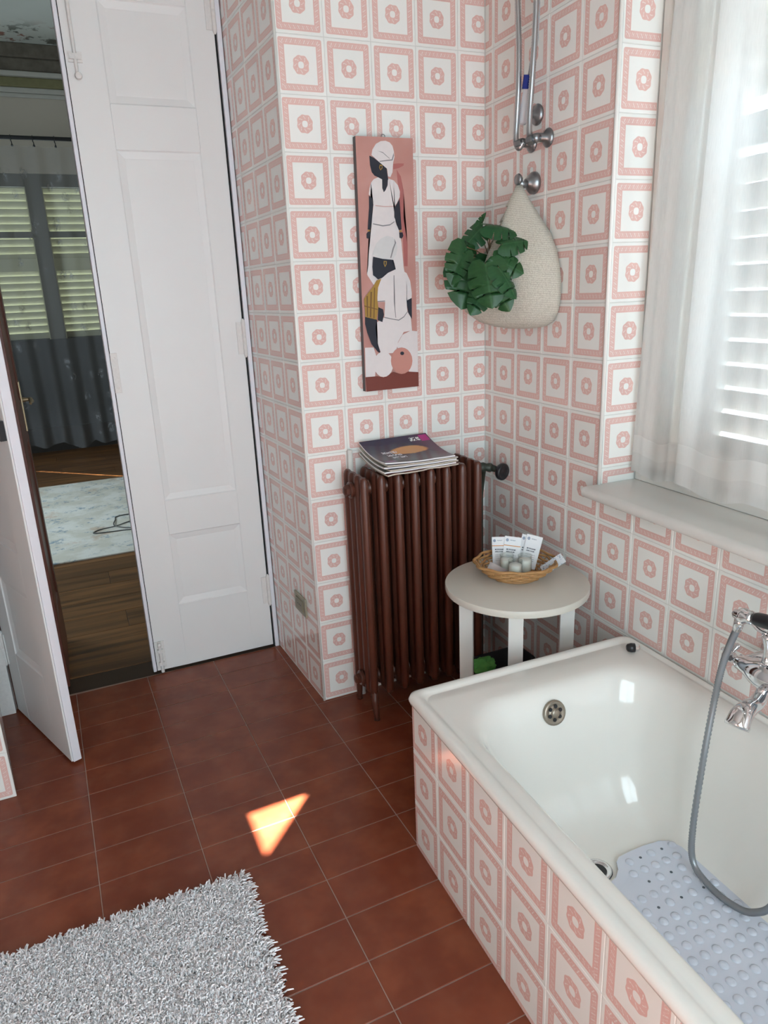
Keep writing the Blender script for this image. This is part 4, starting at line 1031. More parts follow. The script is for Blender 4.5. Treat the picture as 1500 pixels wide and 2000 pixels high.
# ---- magazines on the radiator
def make_cover():
    t = NT('magazine_cover'); u, v = t.uv(); c = t.coord('UV')
    base = t.mix(v, (0.035, 0.030, 0.040, 1), (0.018, 0.016, 0.060, 1))
    base = t.mix(t.math('MULTIPLY', t.step(0.6, 0.95, u), 0.5), base, (0.16, 0.045, 0.10, 1))
    dx, dy = t.math('SUBTRACT', u, 0.56), t.math('SUBTRACT', v, 0.57)
    d = t.math('SQRT', t.math('ADD', t.math('MULTIPLY', t.math('MULTIPLY', dx, dx), 5.0), t.math('MULTIPLY', t.math('MULTIPLY', dy, dy), 16.0)))
    fig = t.math('SUBTRACT', 1.0, t.step(0.62, 0.78, t.math('ADD', d, t.math('MULTIPLY', t.noise(7, c, 2), 0.25))))
    base = t.mix(fig, base, (0.62, 0.30, 0.11, 1))
    def rect(x0, x1, y0, y1):
        a = t.math('MULTIPLY', t.math('GREATER_THAN', u, x0), t.math('LESS_THAN', u, x1)); b = t.math('MULTIPLY', t.math('GREATER_THAN', v, y0), t.math('LESS_THAN', v, y1)); return t.math('MULTIPLY', a, b)
    base = t.mix(rect(0.86, 0.985, 0.80, 0.97), base, (0.45, 0.02, 0.22, 1))
    wv = t.math('GREATER_THAN', t.noise(46, t.coord('UV', (1, 0.45, 1)), 1), 0.47)
    base = t.mix(t.math('MULTIPLY', rect(0.70, 0.85, 0.83, 0.93), wv), base, (0.7, 0.7, 0.72, 1))
    for y0 in (0.52, 0.40, 0.29):
        base = t.mix(t.math('MULTIPLY', rect(0.17 + (0.5 - y0) * 0.3, 0.38 + (0.5 - y0) * 0.25, y0, y0 + 0.075), wv), base, (0.65, 0.65, 0.68, 1))
    base = t.mix(rect(0.04, 0.2, 0.05, 0.16), base, (0.30, 0.17, 0.28, 1))
    t.set(Base_Color=base, Roughness=0.22); return t.m
M['cover'] = make_cover()
cover_cols = [(0.25, 0.05, 0.05), (0.35, 0.33, 0.30), (0.06, 0.06, 0.07), (0.45, 0.42, 0.36), (0.12, 0.10, 0.14), (0, 0, 0)]
mag_labels = ['bottom magazine of the stack on the radiator, wavy pale pages', 'second magazine from the bottom of the radiator stack', 'third magazine from the bottom of the radiator stack',
              'fourth magazine from the bottom of the radiator stack', 'magazine right under the top one of the radiator stack', 'top magazine of the radiator stack, dark purple cover with orange picture']
zb = 0.8568
for i in range(6):
    w, dp, th = 0.262 - 0.004 * (i % 3), 0.192 - 0.003 * (i % 2), 0.0048
    rot = [0.02, -0.015, 0.03, -0.02, 0.012, 0.0][i] * 1.0 + 0.05
    ox, oy = -0.366 + [0.004, -0.003, 0.005, -0.002, 0.003, -0.004][i], -0.1160 + [0.002, 0, -0.002, 0.001, 0.0, 0.001][i]
    nx, ny = 22, 14; V, F, UVs, MI = [], [], [], []
    for lay_ in (0, 1):
        for a in range(ny + 1):
            for b in range(nx + 1):
                u, v = b / nx, a / ny
                x, y = (u - 0.5) * w, (v - 0.5) * dp
                sag = 0.0022 * math.sin(u * 13 + i) * (1 - v) ** 2 * (1.0 if i == 0 else 0.3)
                lift = (0.028 + 0.0032 * i) * v ** 2.2 + (0.010 * i / 5) * (1 - u) ** 3 * (1 - v)
                X, Y = ox + x * math.cos(rot) - y * math.sin(rot), min(-0.012, oy + x * math.sin(rot) + y * math.cos(rot))
                V.append((X, Y, zb + (th - 0.0003) * lay_ + lift + max(0, sag))); UVs.append((u, v))
    s1 = (nx + 1) * (ny + 1)
    for a in range(ny):
        for b in range(nx):
            k = a * (nx + 1) + b
            F.append((k + 1, k, k + nx + 1, k + nx + 2)); MI.append(1)
            F.append((s1 + k, s1 + k + 1, s1 + k + nx + 2, s1 + k + nx + 1)); MI.append(0)
    for b in range(nx): F.append((b, b + 1, s1 + b + 1, s1 + b)); MI.append(1); e = ny * (nx + 1) + b; F.append((e + 1, e, s1 + e, s1 + e + 1)); MI.append(1)
    for a in range(ny): e = a * (nx + 1); F.append((e + nx + 1, e, s1 + e, s1 + e + nx + 1)); MI.append(1); e += nx; F.append((e, e + nx + 1, s1 + e + nx + 1, s1 + e)); MI.append(1)
    cm = M['cover'] if i == 5 else simple('magazine_cover_%d' % i, cover_cols[i], 0.3, var=0.5, vscale=25)
    o = mesh_obj('magazine', V, F, uvs=UVs, mats=[cm, M['paper_edge'] if i % 2 == 0 else M['paper']], midx=MI)
    o.data.shade_smooth(); o.data.set_sharp_from_angle(angle=math.radians(40))
    tag(o, mag_labels[i], 'magazine', 'magazines stacked on the radiator')
    zb += th + (0.0026 if i == 0 else 0.0009)

# ================================================================== PAINTING
PC = {'rose': (0.40, 0.13, 0.12), 'white': (0.70, 0.66, 0.66), 'navy': (0.012, 0.014, 0.026), 'grey': (0.22, 0.22, 0.23), 'gold': (0.36, 0.21, 0.035), 'pinkline': (0.60, 0.38, 0.36),
      'lightgrey': (0.62, 0.62, 0.62), 'brown': (0.16, 0.08, 0.02), 'brick': (0.17, 0.035, 0.024), 'pink2': (0.52, 0.24, 0.20)}
art = thing('painting', 'tall narrow painting of two women in white on pink hanging on tiled wall', 'painting', (-0.37, -0.013, 1.10))
cv = [(-0.468, 1.099), (-0.277, 1.103), (-0.273, 1.849), (-0.461, 1.849)]
t = NT('canvas_pink'); g = t.n.new('ShaderNodeNewGeometry').outputs['Position']
t.set(Base_Color=t.mix(t.step(0.35, 0.7, t.noise(7, g, 3)), (0.46, 0.225, 0.195, 1), (0.53, 0.28, 0.245, 1)), Roughness=0.6); cm = t.m
V = [(x, y, z) for y in (-0.026, -0.005) for x, z in cv]
adopt(art, mesh_obj('canvas', V, [(0, 1, 2, 3), (7, 6, 5, 4), (0, 4, 5, 1), (1, 5, 6, 2), (2, 6, 7, 3), (3, 7, 4, 0)], mats=[cm, simple('canvas_edge', (0.10, 0.09, 0.09), 0.7)], midx=[0, 1, 1, 1, 1, 1]))
bm = bmesh.new(); keys = list(PC); y = -0.0262
for nm, poly in PAINT:
    f = bm.faces.new([bm.verts.new((x, y, z)) for x, z in poly]); f.material_index = keys.index(nm); y -= 0.00009
bmesh.ops.triangulate(bm, faces=bm.faces)
me = bpy.data.meshes.new('painted_figures'); bm.to_mesh(me); bm.free()
for k in keys: me.materials.append(simple('art_' + k, PC[k], 0.55, var=0.05, vscale=60))
o = bpy.data.objects.new('painted_figures', me); COL.objects.link(o); adopt(art, o)
bm = bmesh.new(); bm_tube(bm, [(-0.366 + 0.006 * math.cos(a), -0.014, 1.853 + 0.006 * math.sin(a)) for a in [2 * PI * k / 12 for k in range(13)]], 0.0012, 6)
adopt(art, bm_obj('hanging_ring', bm, M['nickel']))

# ================================================================== FITTINGS ON THE WINDOW WALL
def hose_set(label, s, z, pts, hs):
    t = thing('flexible_water_hose', label, 'water hose', RW(s, 0, z), 'flexible steel hoses on the window wall')
    bm = bmesh.new(); bm_lathe(bm, [(0.024, 0.0005), (0.0255, 0.004), (0.020, 0.010), (0.012, 0.014), (0.011, 0.040)], RW(s, 0, z), -nR, 22)
    a, b = RW(s, 0.036, z), RW(hs, 0.056, z - 0.006)
    bm_tube(bm, [a, (a + b) / 2, b], [0.012, 0.0125, 0.0125], 12)
    adopt(t, bm_obj('wall_elbow', bm, M['nickel'], smooth=True))
    bm = bmesh.new(); bm_lathe(bm, [(0.0125, 0), (0.0135, 0.004), (0.0135, 0.016), (0.011, 0.02)], b, (b - a).normalized() * 0.4 + dR * -0.9, 6); adopt(t, bm_obj('hex_nut', bm, M['nickel'], auto=30))
    bm = bmesh.new(); bm_hose(bm, [b] + pts, 0.0087, 0.0062, 0.0016, 12); adopt(t, bm_obj('steel_hose', bm, M['steel_hose'], smooth=True))
hose_set('left flexible steel hose curving up from the wall elbow near the corner', 0.272, 1.80, [RW(0.296, 0.062, 1.783), RW(0.280, 0.062, 1.806), RW(0.280, 0.060, 1.86), RW(0.287, 0.060, 1.94), RW(0.287, 0.060, 2.04), RW(0.279, 0.060, 2.14), RW(0.27, 0.06, 2.3), RW(0.27, 0.06, 2.55)], 0.306)
hose_set('right flexible steel hose rising beside the white brush handle', 0.353, 1.80, [RW(0.346, 0.056, 1.796), RW(0.338, 0.056, 1.82), RW(0.338, 0.054, 1.88), RW(0.345, 0.052, 1.97), RW(0.350, 0.05, 2.07), RW(0.353, 0.05, 2.15), RW(0.352, 0.05, 2.3), RW(0.352, 0.05, 2.55)], 0.361)
bm = bmesh.new(); bm_lathe(bm, [(0.027, 0.0005), (0.0285, 0.005), (0.024, 0.012), (0.012, 0.016), (0.010, 0.022), (0.0, 0.023)], RW(0.298, 0, 1.869), -nR, 24)
rz = bm_obj('wall_rosette', bm, M['nickel'], smooth=True); tag(rz, 'round grey metal rosette behind the white brush handle', 'rosette')
br = thing('long_brush', 'white brush handle with a blue collar hanging behind the hoses', 'brush', RW(0.287, 0.034, 1.85))
bm = bmesh.new(); bm_tube(bm, [RW(0.279, 0.038, 1.846), RW(0.279, 0.038, 1.852), RW(0.287, 0.038, 1.89), RW(0.297, 0.038, 1.93), RW(0.303, 0.038, 1.955)], [0.007, 0.0135, 0.0125, 0.011, 0.011], 14)
adopt(br, bm_obj('white_handle', bm, simple('white_plastic', (0.66, 0.72, 0.78), 0.3), smooth=True))
bm = bmesh.new(); bm_tube(bm, [RW(0.298, 0.038, 1.932), RW(0.306, 0.038, 1.965)], [0.0155, 0.0145], 14)
adopt(br, bm_obj('blue_collar', bm, simple('blue_plastic', (0.01, 0.03, 0.28), 0.35)))
bm = bmesh.new(); bm_tube(bm, [RW(0.307, 0.036, 1.962), RW(0.325, 0.03, 2.05), RW(0.33, 0.03, 2.2), RW(0.33, 0.03, 2.4)], [0.006, 0.0075, 0.0095, 0.0095], 12)
adopt(br, bm_obj('grey_shaft', bm, simple('grey_plastic', (0.42, 0.46, 0.48), 0.35), smooth=True))
# hook
hk = thing('wall_hook', 'grey metal wall knob carrying the crochet bag', 'hook', RW(0.288, 0, 1.693))
bm = bmesh.new(); bm_lathe(bm, [(0.029, 0.0005), (0.031, 0.004), (0.030, 0.012), (0.022, 0.022), (0.013, 0.028), (0.012, 0.034)], RW(0.290, 0, 1.692), -nR, 26); adopt(hk, bm_obj('rosette', bm, M['nickel'], smooth=True))
bm = bmesh.new(); a = RW(0.290, 0.03, 1.692)
bm_tube(bm, [a, RW(0.292, 0.045, 1.688), RW(0.295, 0.06, 1.692)], [0.012, 0.0125, 0.010], 14); bm_lathe(bm, [(0.004, -0.006), (0.014, -0.005), (0.0165, 0.0), (0.014, 0.005), (0.004, 0.006)], RW(0.295, 0.062, 1.700), -nR, 20); adopt(hk, bm_obj('hook_knob', bm, M['nickel'], smooth=True))

# ---- crochet bag
def make_crochet():
    t = NT('crochet_cotton'); c = t.coord('UV')
    w1 = t.n.new('ShaderNodeTexWave'); w1.inputs['Scale'].default_value = 62; w1.bands_direction = 'Y'; w1.inputs['Distortion'].default_value = 1.0; t.l.new(c, w1.inputs[0])
    v = t.voronoi(240, t.coord('UV', (1.6, 1, 1)))
    h = t.math('ADD', t.math('MULTIPLY', w1.outputs['Fac'], 0.5), t.math('MULTIPLY', t.math('SUBTRACT', 1.0, v), 0.8))
    t.set(Base_Color=t.mix(t.step(0.3, 1.1, h), (0.46, 0.44, 0.37, 1), (0.68, 0.66, 0.58, 1)), Roughness=0.95); t.bump(h, 0.5, 0.002); return t.m
bag = thing('crochet_bag', 'cream crochet bag hanging from wall knob with a plant inside', 'bag', RW(0.28, 0.07, 1.29))
BR = [(1.284, .300, .035, .02, .050), (1.290, .297, .078, .035, .052), (1.305, .288, .118, .050, .062), (1.335, .279, .148, .062, .074), (1.375, .275, .163, .070, .082), (1.415, .278, .162, .072, .084), (1.455, .284, .151, .069, .081), (1.50, .291, .130, .062, .075),
      (1.545, .296, .100, .052, .068), (1.59, .299, .062, .040, .063), (1.63, .299, .034, .026, .061), (1.66, .298, .016, .014, .060), (1.684, .297, .006, .006, .060)]
nb = 40; V, F, UVs = [], [], []
for z, sc, hs_, ho, oc_ in BR:
    for k in range(nb):
        a = 2 * PI * k / nb
        fold = 1 + 0.035 * math.sin(5 * a + 3 * z * 4) * (1 if z < 1.6 else 0.3)
        V.append(RW(sc + hs_ * math.cos(a) * fold, max(0.006, oc_ + ho * math.sin(a) * fold - 0.42 * hs_ * math.cos(a)), z)); UVs.append((k / nb * 0.9, z))
for i in range(len(BR) - 1):
    for k in range(nb):
        a = math.degrees(2 * PI * (k + 0.5) / nb); zm = (BR[i][0] + BR[i + 1][0]) / 2
        if 1.40 < zm < 1.645 and 95 + max(0, (zm - 1.55)) * 250 < a < 195 - max(0, (zm - 1.55)) * 250: continue      # mouth of the bag
        F.append((i * nb + k, i * nb + (k + 1) % nb, (i + 1) * nb + (k + 1) % nb, (i + 1) * nb + k))
F.append(tuple(range(nb))[::-1])
b_ = mesh_obj('bag_body', V, F, make_crochet(), smooth=True, uvs=UVs); md = b_.modifiers.new('thick', 'SOLIDIFY'); md.thickness = 0.004; md.offset = 0; adopt(bag, b_)
bm = bmesh.new(); bm_tube(bm, spline([RW(0.296, 0.056, 1.672), RW(0.286, 0.050, 1.688), RW(0.288, 0.046, 1.703), RW(0.298, 0.046, 1.703), RW(0.302, 0.052, 1.688), RW(0.297, 0.060, 1.672)], 24), 0.002, 8)
adopt(bag, bm_obj('loop', bm, simple('cotton_cord', (0.66, 0.64, 0.58), 0.9), smooth=True))
# ---- monstera
t = NT('monstera_leaf'); u, v = t.uv()
vein = t.math('SUBTRACT', 1.0, t.step(0.004, 0.02, t.math('ABSOLUTE', t.math('SUBTRACT', u, 0.5))))
c = t.mix(t.noise(14, t.coord('UV'), 3), (0.008, 0.042, 0.012, 1), (0.030, 0.105, 0.030, 1)); c = t.mix(t.math('MULTIPLY', t.rand(), 0.4), c, (0.016, 0.09, 0.038, 1))
t.set(Base_Color=t.mix(t.math('MULTIPLY', vein, 0.3), c, (0.08, 0.2, 0.09, 1)), Roughness=0.36, Specular_IOR_Level=0.35); M['leaf'] = t.m
HALF = [(0.0, 0.02), (0.14, -0.12), (0.32, -0.14), (0.47, -0.02), (0.50, 0.14), (0.52, 0.22), (0.24, 0.27), (0.53, 0.29), (0.53, 0.40), (0.50, 0.49), (0.22, 0.50), (0.48, 0.55), (0.44, 0.66), (0.40, 0.72), (0.17, 0.70), (0.36, 0.78), (0.26, 0.90), (0.12, 1.0), (0.0, 1.06)]
def leaf_mesh(curl, fold):
    V, F, UVs = [], [], []
    def P(x, y): return (x * math.cos(fold * (1 if x else 0)), y, -curl * y * y - 0.25 * x * x - abs(x) * math.sin(fold))
    mids = [max(0.0, min(1.06, 0.04 + y * 0.96)) for x, y in HALF]
    n = len(HALF)
    for sgn in (1, -1):
        b = len(V)
        for (x, y), m_ in zip(HALF, mids):
            V.append(P(sgn * x, y)); UVs.append((0.5 + sgn * x * 0.5, y)); V.append(P(0, m_)); UVs.append((0.5, m_)); V.append(P(sgn * x * 0.5, y * 0.5 + m_ * 0.5)); UVs.append((0.5 + sgn * x * 0.25, y))
        for i in range(n - 1):
            o0, o1 = b + 3 * i, b + 3 * i + 3
            q1 = (o0, o1, o1 + 2, o0 + 2); q2 = (o0 + 2, o1 + 2, o1 + 1, o0 + 1)
            F.append(q1 if sgn > 0 else q1[::-1]); F.append(q2 if sgn > 0 else q2[::-1])
    return V, F, UVs
plant = thing('monstera_plant', 'dark green artificial monstera spilling out of the crochet bag', 'plant', RW(0.20, 0.13, 1.42))
V, F, UVs = leaf_mesh(0.18, 0.22)
lm = bpy.data.meshes.new('leaf'); lm.from_pydata(V, [], F); ul = lm.uv_layers.new(name='UVMap')
for lp in lm.loops: ul.data[lp.index].uv = UVs[lp.vertex_index]
lm.materials.append(M['leaf']); bmx = bmesh.new(); bmx.from_mesh(lm); bmesh.ops.remove_doubles(bmx, verts=bmx.verts, dist=1e-4); bmesh.ops.dissolve_degenerate(bmx, edges=bmx.edges, dist=1e-5); bmx.to_mesh(lm); bmx.free(); lm.shade_smooth()
CR, CU = Vector(cx), Vector(cy)       # picture right and up, in the room
toC = -Vector((Rc[2]))
ROOT = RW(0.225, 0.10, 1.44)
# base point, tip point, width, tilt
LEAVES = [(-0.144, -0.221, 1.581, -0.214, -0.219, 1.525, 0.45, 0.5), (-0.182, -0.297, 1.577, -0.102, -0.344, 1.567, 0.42, 0.7), (-0.162, -0.347, 1.521, -0.085, -0.385, 1.536, 0.46, 0.4), (-0.207, -0.235, 1.526, -0.255, -0.258, 1.423, 0.5, 0.3), (-0.189, -0.241, 1.497, -0.238, -0.273, 1.365, 0.5, 0.2), (-0.22, -0.235, 1.509, -0.273, -0.247, 1.434, 0.4, 0.7), (-0.159, -0.207, 1.571, -0.126, -0.215, 1.616, 0.25, 0.3), (-0.213, -0.346, 1.475, -0.222, -0.389, 1.364, 0.5, 0.1), (-0.185, -0.35, 1.483, -0.123, -0.398, 1.449, 0.48, 0.35), (-0.186, -0.368, 1.462, -0.149, -0.418, 1.388, 0.5, 0.2), (-0.197, -0.36, 1.422, -0.177, -0.403, 1.346, 0.48, 0.3), (-0.185, -0.307, 1.408, -0.239, -0.315, 1.342, 0.42, 0.5), (-0.142, -0.347, 1.515, -0.13, -0.372, 1.482, 0.5, 0.3)]
for i, (xa, ya, za, xb, yb, zb_, wd, tilt) in enumerate(LEAVES):
    base = Vector((xa, ya, za)); Yd = Vector((xb, yb, zb_)) - base
    size = Yd.length * 1.02; Yd.normalize()
    sx = wd * (1.75 + 0.25 * math.sin(i * 1.9))
    Zd = (toC + CU * (tilt * 1.5 - 0.35) + CR * 0.75 * math.sin(i * 2.3)).normalized()
    Zd = (Zd - Yd * Zd.dot(Yd)).normalized(); Xd = Yd.cross(Zd) * sx
    o = bpy.data.objects.new('leaf', lm); COL.objects.link(o)
    o.matrix_world = Matrix(((Xd.x * size, Yd.x * size, Zd.x * size, base.x), (Xd.y * size, Yd.y * size, Zd.y * size, base.y), (Xd.z * size, Yd.z * size, Zd.z * size, base.z), (0, 0, 0, 1)))
    adopt(plant, o)
    bm = bmesh.new(); mid = (base + ROOT) / 2 + UP * 0.02; bm_tube(bm, spline([ROOT, mid, base + Yd * 0.004], 10), 0.0016, 6)
    adopt(plant, bm_obj('stem', bm, M.setdefault('stem_m', simple('leaf_stem', (0.13, 0.09, 0.035), 0.5)), smooth=True))

# ================================================================== SIDE TABLE AND WHAT STANDS ON IT
TC = Vector((-0.232, -0.550, 0)); TH, TRD = 0.575, 0.210
E1 = Vector((-0.564, -0.826, 0)); E2 = Vector((0.826, -0.564, 0))
tbl = thing('side_table', 'round off-white side table between the radiator and the bathtub', 'table', TC)
bm = bmesh.new(); bm_lathe(bm, [(TRD - 0.004, -0.022), (TRD - 0.001, -0.021), (TRD, -0.018), (TRD, -0.003), (TRD - 0.001, -0.0008), (TRD - 0.003, 0.0)], TC + UP * TH, UP, 72)
adopt(tbl, bm_obj('tabletop', bm, M['table_top'], auto=35))
for a, b in ((1, 0), (-1, 0), (0, 1), (0, -1)):
    c = TC + E1 * 0.148 * a + E2 * 0.148 * b
    x_, y_ = (E2, E1)
    bm = bmesh.new(); bm_box(bm, -0.0205, 0.0205, -0.0205, 0.0205, 0.0, TH - 0.0225, lambda p, q_, z: c + x_ * p + y_ * q_ + UP * z)
    adopt(tbl, bm_obj('leg', bm, M['table_white'], bevel=0.0015, bseg=1))
# wicker basket
BC = Vector((-0.208, -0.508, TH + 0.0005))
bsk = thing('wicker_basket', 'shallow oval wicker basket on the round side table', 'basket', BC)
bm = bmesh.new(); NS = 22
levels = 6
for j in range(levels):
    t_ = j / (levels - 1); r = 0.070 + 0.044 * t_ ** 0.8; z = 0.004 + 0.042 * t_
    pts = []
    for k in range(NS * 4 + 1):
        a = 2 * PI * k / (NS * 4); w = 0.0034 * math.cos(a * NS / 2 + PI * j)
        sq = 1 + 0.06 * math.cos(2 * (a + 0.45))
        pts.append(BC + Vector(((r * sq + w) * math.cos(a), (r * sq + w) * math.sin(a), z + 0.002 * math.sin(2 * a) * t_)))
    bm_tube(bm, pts, 0.0041 if j < levels - 1 else 0.0046, 6, caps=False)
wv = bm_obj('weave', bm, M['wicker'], smooth=True); adopt(bsk, wv)
bm = bmesh.new(); bm_lathe(bm, [(0.0, 0.0), (0.072, 0.0), (0.074, 0.004), (0.0, 0.005)], BC, UP, 32)
for k in range(NS):
    a = 2 * PI * k / NS; sq = 1 + 0.06 * math.cos(2 * (a + 0.45))
    bm_tube(bm, [BC + Vector((r * sq * math.cos(a), r * sq * math.sin(a), z)) for r, z in ((0.066, 0.003), (0.085, 0.015), (0.102, 0.032), (0.113, 0.045))], 0.0022, 5)
adopt(bsk, bm_obj('stakes', bm, M['wicker'], smooth=True))
def make_glass():
    t = NT('clear_glass'); tr = t.n.new('ShaderNodeBsdfTransparent'); tr.inputs[0].default_value = (0.95, 0.97, 0.96, 1)
    gl = t.n.new('ShaderNodeBsdfGlossy'); gl.inputs['Roughness'].default_value = 0.05
    fr_ = t.n.new('ShaderNodeLayerWeight'); fr_.inputs[0].default_value = 0.12; mx = t.n.new('ShaderNodeMixShader')
    t.l.new(fr_.outputs['Facing'], mx.inputs[0]); t.l.new(tr.outputs[0], mx.inputs[1]); t.l.new(gl.outputs[0], mx.inputs[2]); t.l.new(mx.outputs[0], t.out.inputs[0]); return t.m
M['glass'] = make_glass(); M['wax'] = simple('white_filling', (0.88, 0.88, 0.84), 0.5)
for (x, y), lb in (((-0.228, -0.492), 'back left of three small glass jars in the wicker basket'), ((-0.184, -0.522), 'right one of three small glass jars in the wicker basket'), ((-0.232, -0.543), 'front one of three small glass jars in the wicker basket')):
    b0 = Vector((x, y, TH + 0.0065)); K = 1.16
    j = thing('glass_jar', lb, 'jar', b0, 'small glass jars in the basket')
    bm = bmesh.new(); bm_lathe(bm, [(r_, h_ * K) for r_, h_ in [(0.016, 0), (0.0195, 0.002), (0.0205, 0.010), (0.0205, 0.036), (0.0195, 0.040), (0.0205, 0.043), (0.0210, 0.050), (0.0195, 0.050), (0.0190, 0.042), (0.0195, 0.010), (0.016, 0.004)]], b0, UP, 26, cap=False)
    adopt(j, bm_obj('glass', bm, M['glass'], smooth=True))
    bm = bmesh.new(); bm_lathe(bm, [(0.0, 0.004), (0.0165, 0.004), (0.0190, 0.012), (0.0190, 0.043), (0.017, 0.045), (0.0, 0.045)], b0, UP, 24, cap=False)
    adopt(j, bm_obj('white_filling', bm, M['wax'], smooth=True))
def make_leaflet(accent):
    t = NT('leaflet_print'); u, v = t.uv()
    def rect(x0, x1, y0, y1):
        a = t.math('MULTIPLY', t.math('GREATER_THAN', u, x0), t.math('LESS_THAN', u, x1)); b = t.math('MULTIPLY', t.math('GREATER_THAN', v, y0), t.math('LESS_THAN', v, y1)); return t.math('MULTIPLY', a, b)
    wv = t.math('GREATER_THAN', t.noise(60, t.coord('UV', (1, 0.3, 1)), 1), 0.45)
    c = (0.74, 0.76, 0.78, 1)
    dx, dy = t.math('SUBTRACT', u, 0.16), t.math('MULTIPLY', t.math('SUBTRACT', v, 0.88), 1.9)
    d = t.math('SQRT', t.math('ADD', t.math('MULTIPLY', dx, dx), t.math('MULTIPLY', dy, dy)))
    c = t.mix(t.math('MULTIPLY', t.math('SUBTRACT', 1.0, t.step(0.085, 0.10, d)), t.math('ADD', 0.45, t.math('MULTIPLY', wv, 0.4))), c, (0.10, 0.17, 0.30, 1))
    c = t.mix(t.math('MULTIPLY', rect(0.34, 0.66, 0.87, 0.90), wv), c, (0.3, 0.36, 0.42, 1))
    if accent: c = t.mix(rect(-1, 2, 0.70, 0.725), c, (0.62, 0.26, 0.06, 1))
    c = t.mix(t.math('MULTIPLY', t.math('MAXIMUM', rect(0.18, 0.75, 0.57, 0.61), rect(0.18, 0.70, 0.50, 0.54)), wv), c, (0.06, 0.07, 0.09, 1))
    for k in range(4): c = t.mix(t.math('MULTIPLY', rect(0.18, 0.8, 0.40 - 0.06 * k, 0.42 - 0.06 * k), wv), c, (0.4, 0.43, 0.46, 1))
    t.set(Base_Color=c, Roughness=0.5); return t.m
lfm = [make_leaflet(True), make_leaflet(False)]
def leaflet(c, w, h, lean, roll, yaw, mt, label, name='leaflet', cat='leaflet'):
    fwd = Matrix.Rotation(yaw, 3, 'Z') @ E1; rt = Matrix.Rotation(yaw, 3, 'Z') @ E2
    up = (UP * math.cos(lean) - fwd * math.sin(lean)); nrm = (fwd * math.cos(lean) + UP * math.sin(lean))
    up2 = up * math.cos(roll) + rt * math.sin(roll); rt2 = rt * math.cos(roll) - up * math.sin(roll)
    V, UVs = [], []
    for k in (0.0006, -0.0006):
        for a, b in ((-0.5, 0), (0.5, 0), (0.5, 1), (-0.5, 1)): V.append(Vector(c) + rt2 * w * a + up2 * h * b + nrm * k); UVs.append((a + 0.5, b))
    o = mesh_obj(name, V, [(0, 1, 2, 3), (7, 6, 5, 4), (0, 4, 5, 1), (1, 5, 6, 2), (2, 6, 7, 3), (3, 7, 4, 0)], mt, uvs=UVs)
    return tag(o, label, cat, 'leaflets standing in the basket' if cat == 'leaflet' else None)
leaflet((-0.224, -0.452, 0.584), 0.047, 0.095, 0.15, -0.04, 0.0, lfm[0], 'leftmost white leaflet in the basket, half hidden behind its neighbour')
leaflet((-0.206, -0.472, 0.584), 0.050, 0.098, 0.20, 0.13, 0.05, lfm[0], 'white leaflet with an orange line standing behind the glass jars')
leaflet((-0.166, -0.482, 0.584), 0.045, 0.100, 0.22, 0.20, -0.1, lfm[1], 'white leaflet mostly hidden behind the rightmost leaflet')
leaflet((-0.158, -0.496, 0.584), 0.048, 0.102, 0.24, 0.22, -0.05, lfm[1], 'rightmost white leaflet with black heading in the basket')
t = NT('patterned_sachet'); c = t.coord('UV'); vv = t.voronoi(9, c, 'Distance')
t.set(Base_Color=t.mix(t.step(0.2, 0.35, vv), (0.12, 0.17, 0.26, 1), (0.60, 0.63, 0.66, 1)), Roughness=0.25)
leaflet((-0.138, -0.548, 0.588), 0.030, 0.075, 0.35, 0.85, -0.35, t.m, 'blue and white patterned sachet leaning on the right basket rim', 'sachet', 'sachet')
t = NT('clear_sachet'); t.set(Base_Color=(0.62, 0.56, 0.56, 1), Roughness=0.15, Alpha=0.55)
leaflet((-0.246, -0.520, 0.586), 0.030, 0.062, 0.5, -1.0, 0.35, t.m, 'clear plastic sachet leaning on the left basket rim', 'plastic_sachet', 'sachet')

# ================================================================== UNDER THE TABLE
binn = thing('black_bin', 'low black bin in the shadow under the side table', 'bin', (-0.135, -0.315, 0))
V, F = [], []
BRG = [(0.095, 0.042, 0.001), (0.100, 0.046, 0.004), (0.112, 0.058, 0.165), (0.118, 0.064, 0.170), (0.118, 0.064, 0.176), (0.108, 0.054, 0.176), (0.104, 0.050, 0.10)]
for hx, hy, z in BRG: V += [Vector((-0.135 + a, -0.315 + b, z)) for a, b, _ in rrect(-hx, hx, -hy, hy, 0.035, 0, 6)]
for i in range(len(BRG) - 1):
    for k in range(24): F.append((i * 24 + k, i * 24 + (k + 1) % 24, (i + 1) * 24 + (k + 1) % 24, (i + 1) * 24 + k))
F += [tuple(range(24))[::-1], tuple(range((len(BRG) - 1) * 24, len(BRG) * 24))]
adopt(binn, mesh_obj('bin_body', V, F, M['black_soft'], smooth=True))
bm = bmesh.new(); bmesh.ops.create_icosphere(bm, subdivisions=4, radius=1.0)
from mathutils import noise as mnoise
for v in bm.verts:
    n = v.co.copy(); d = 1 + 0.35 * mnoise.noise(n * 2.2) + 0.18 * mnoise.noise(n * 5.0 + Vector((3, 1, 2)))
    v.co = Vector((n.x * 0.040 * d, n.y * 0.032 * d, n.z * 0.026 * d)) + Vector((-0.222, -0.352, 0.196))
gc = bm_obj('green_cloth', bm, simple('green_cloth', (0.12, 0.42, 0.09), 0.8), smooth=True); tag(gc, 'crumpled bright green cloth on the bin beside the table leg', 'cloth')

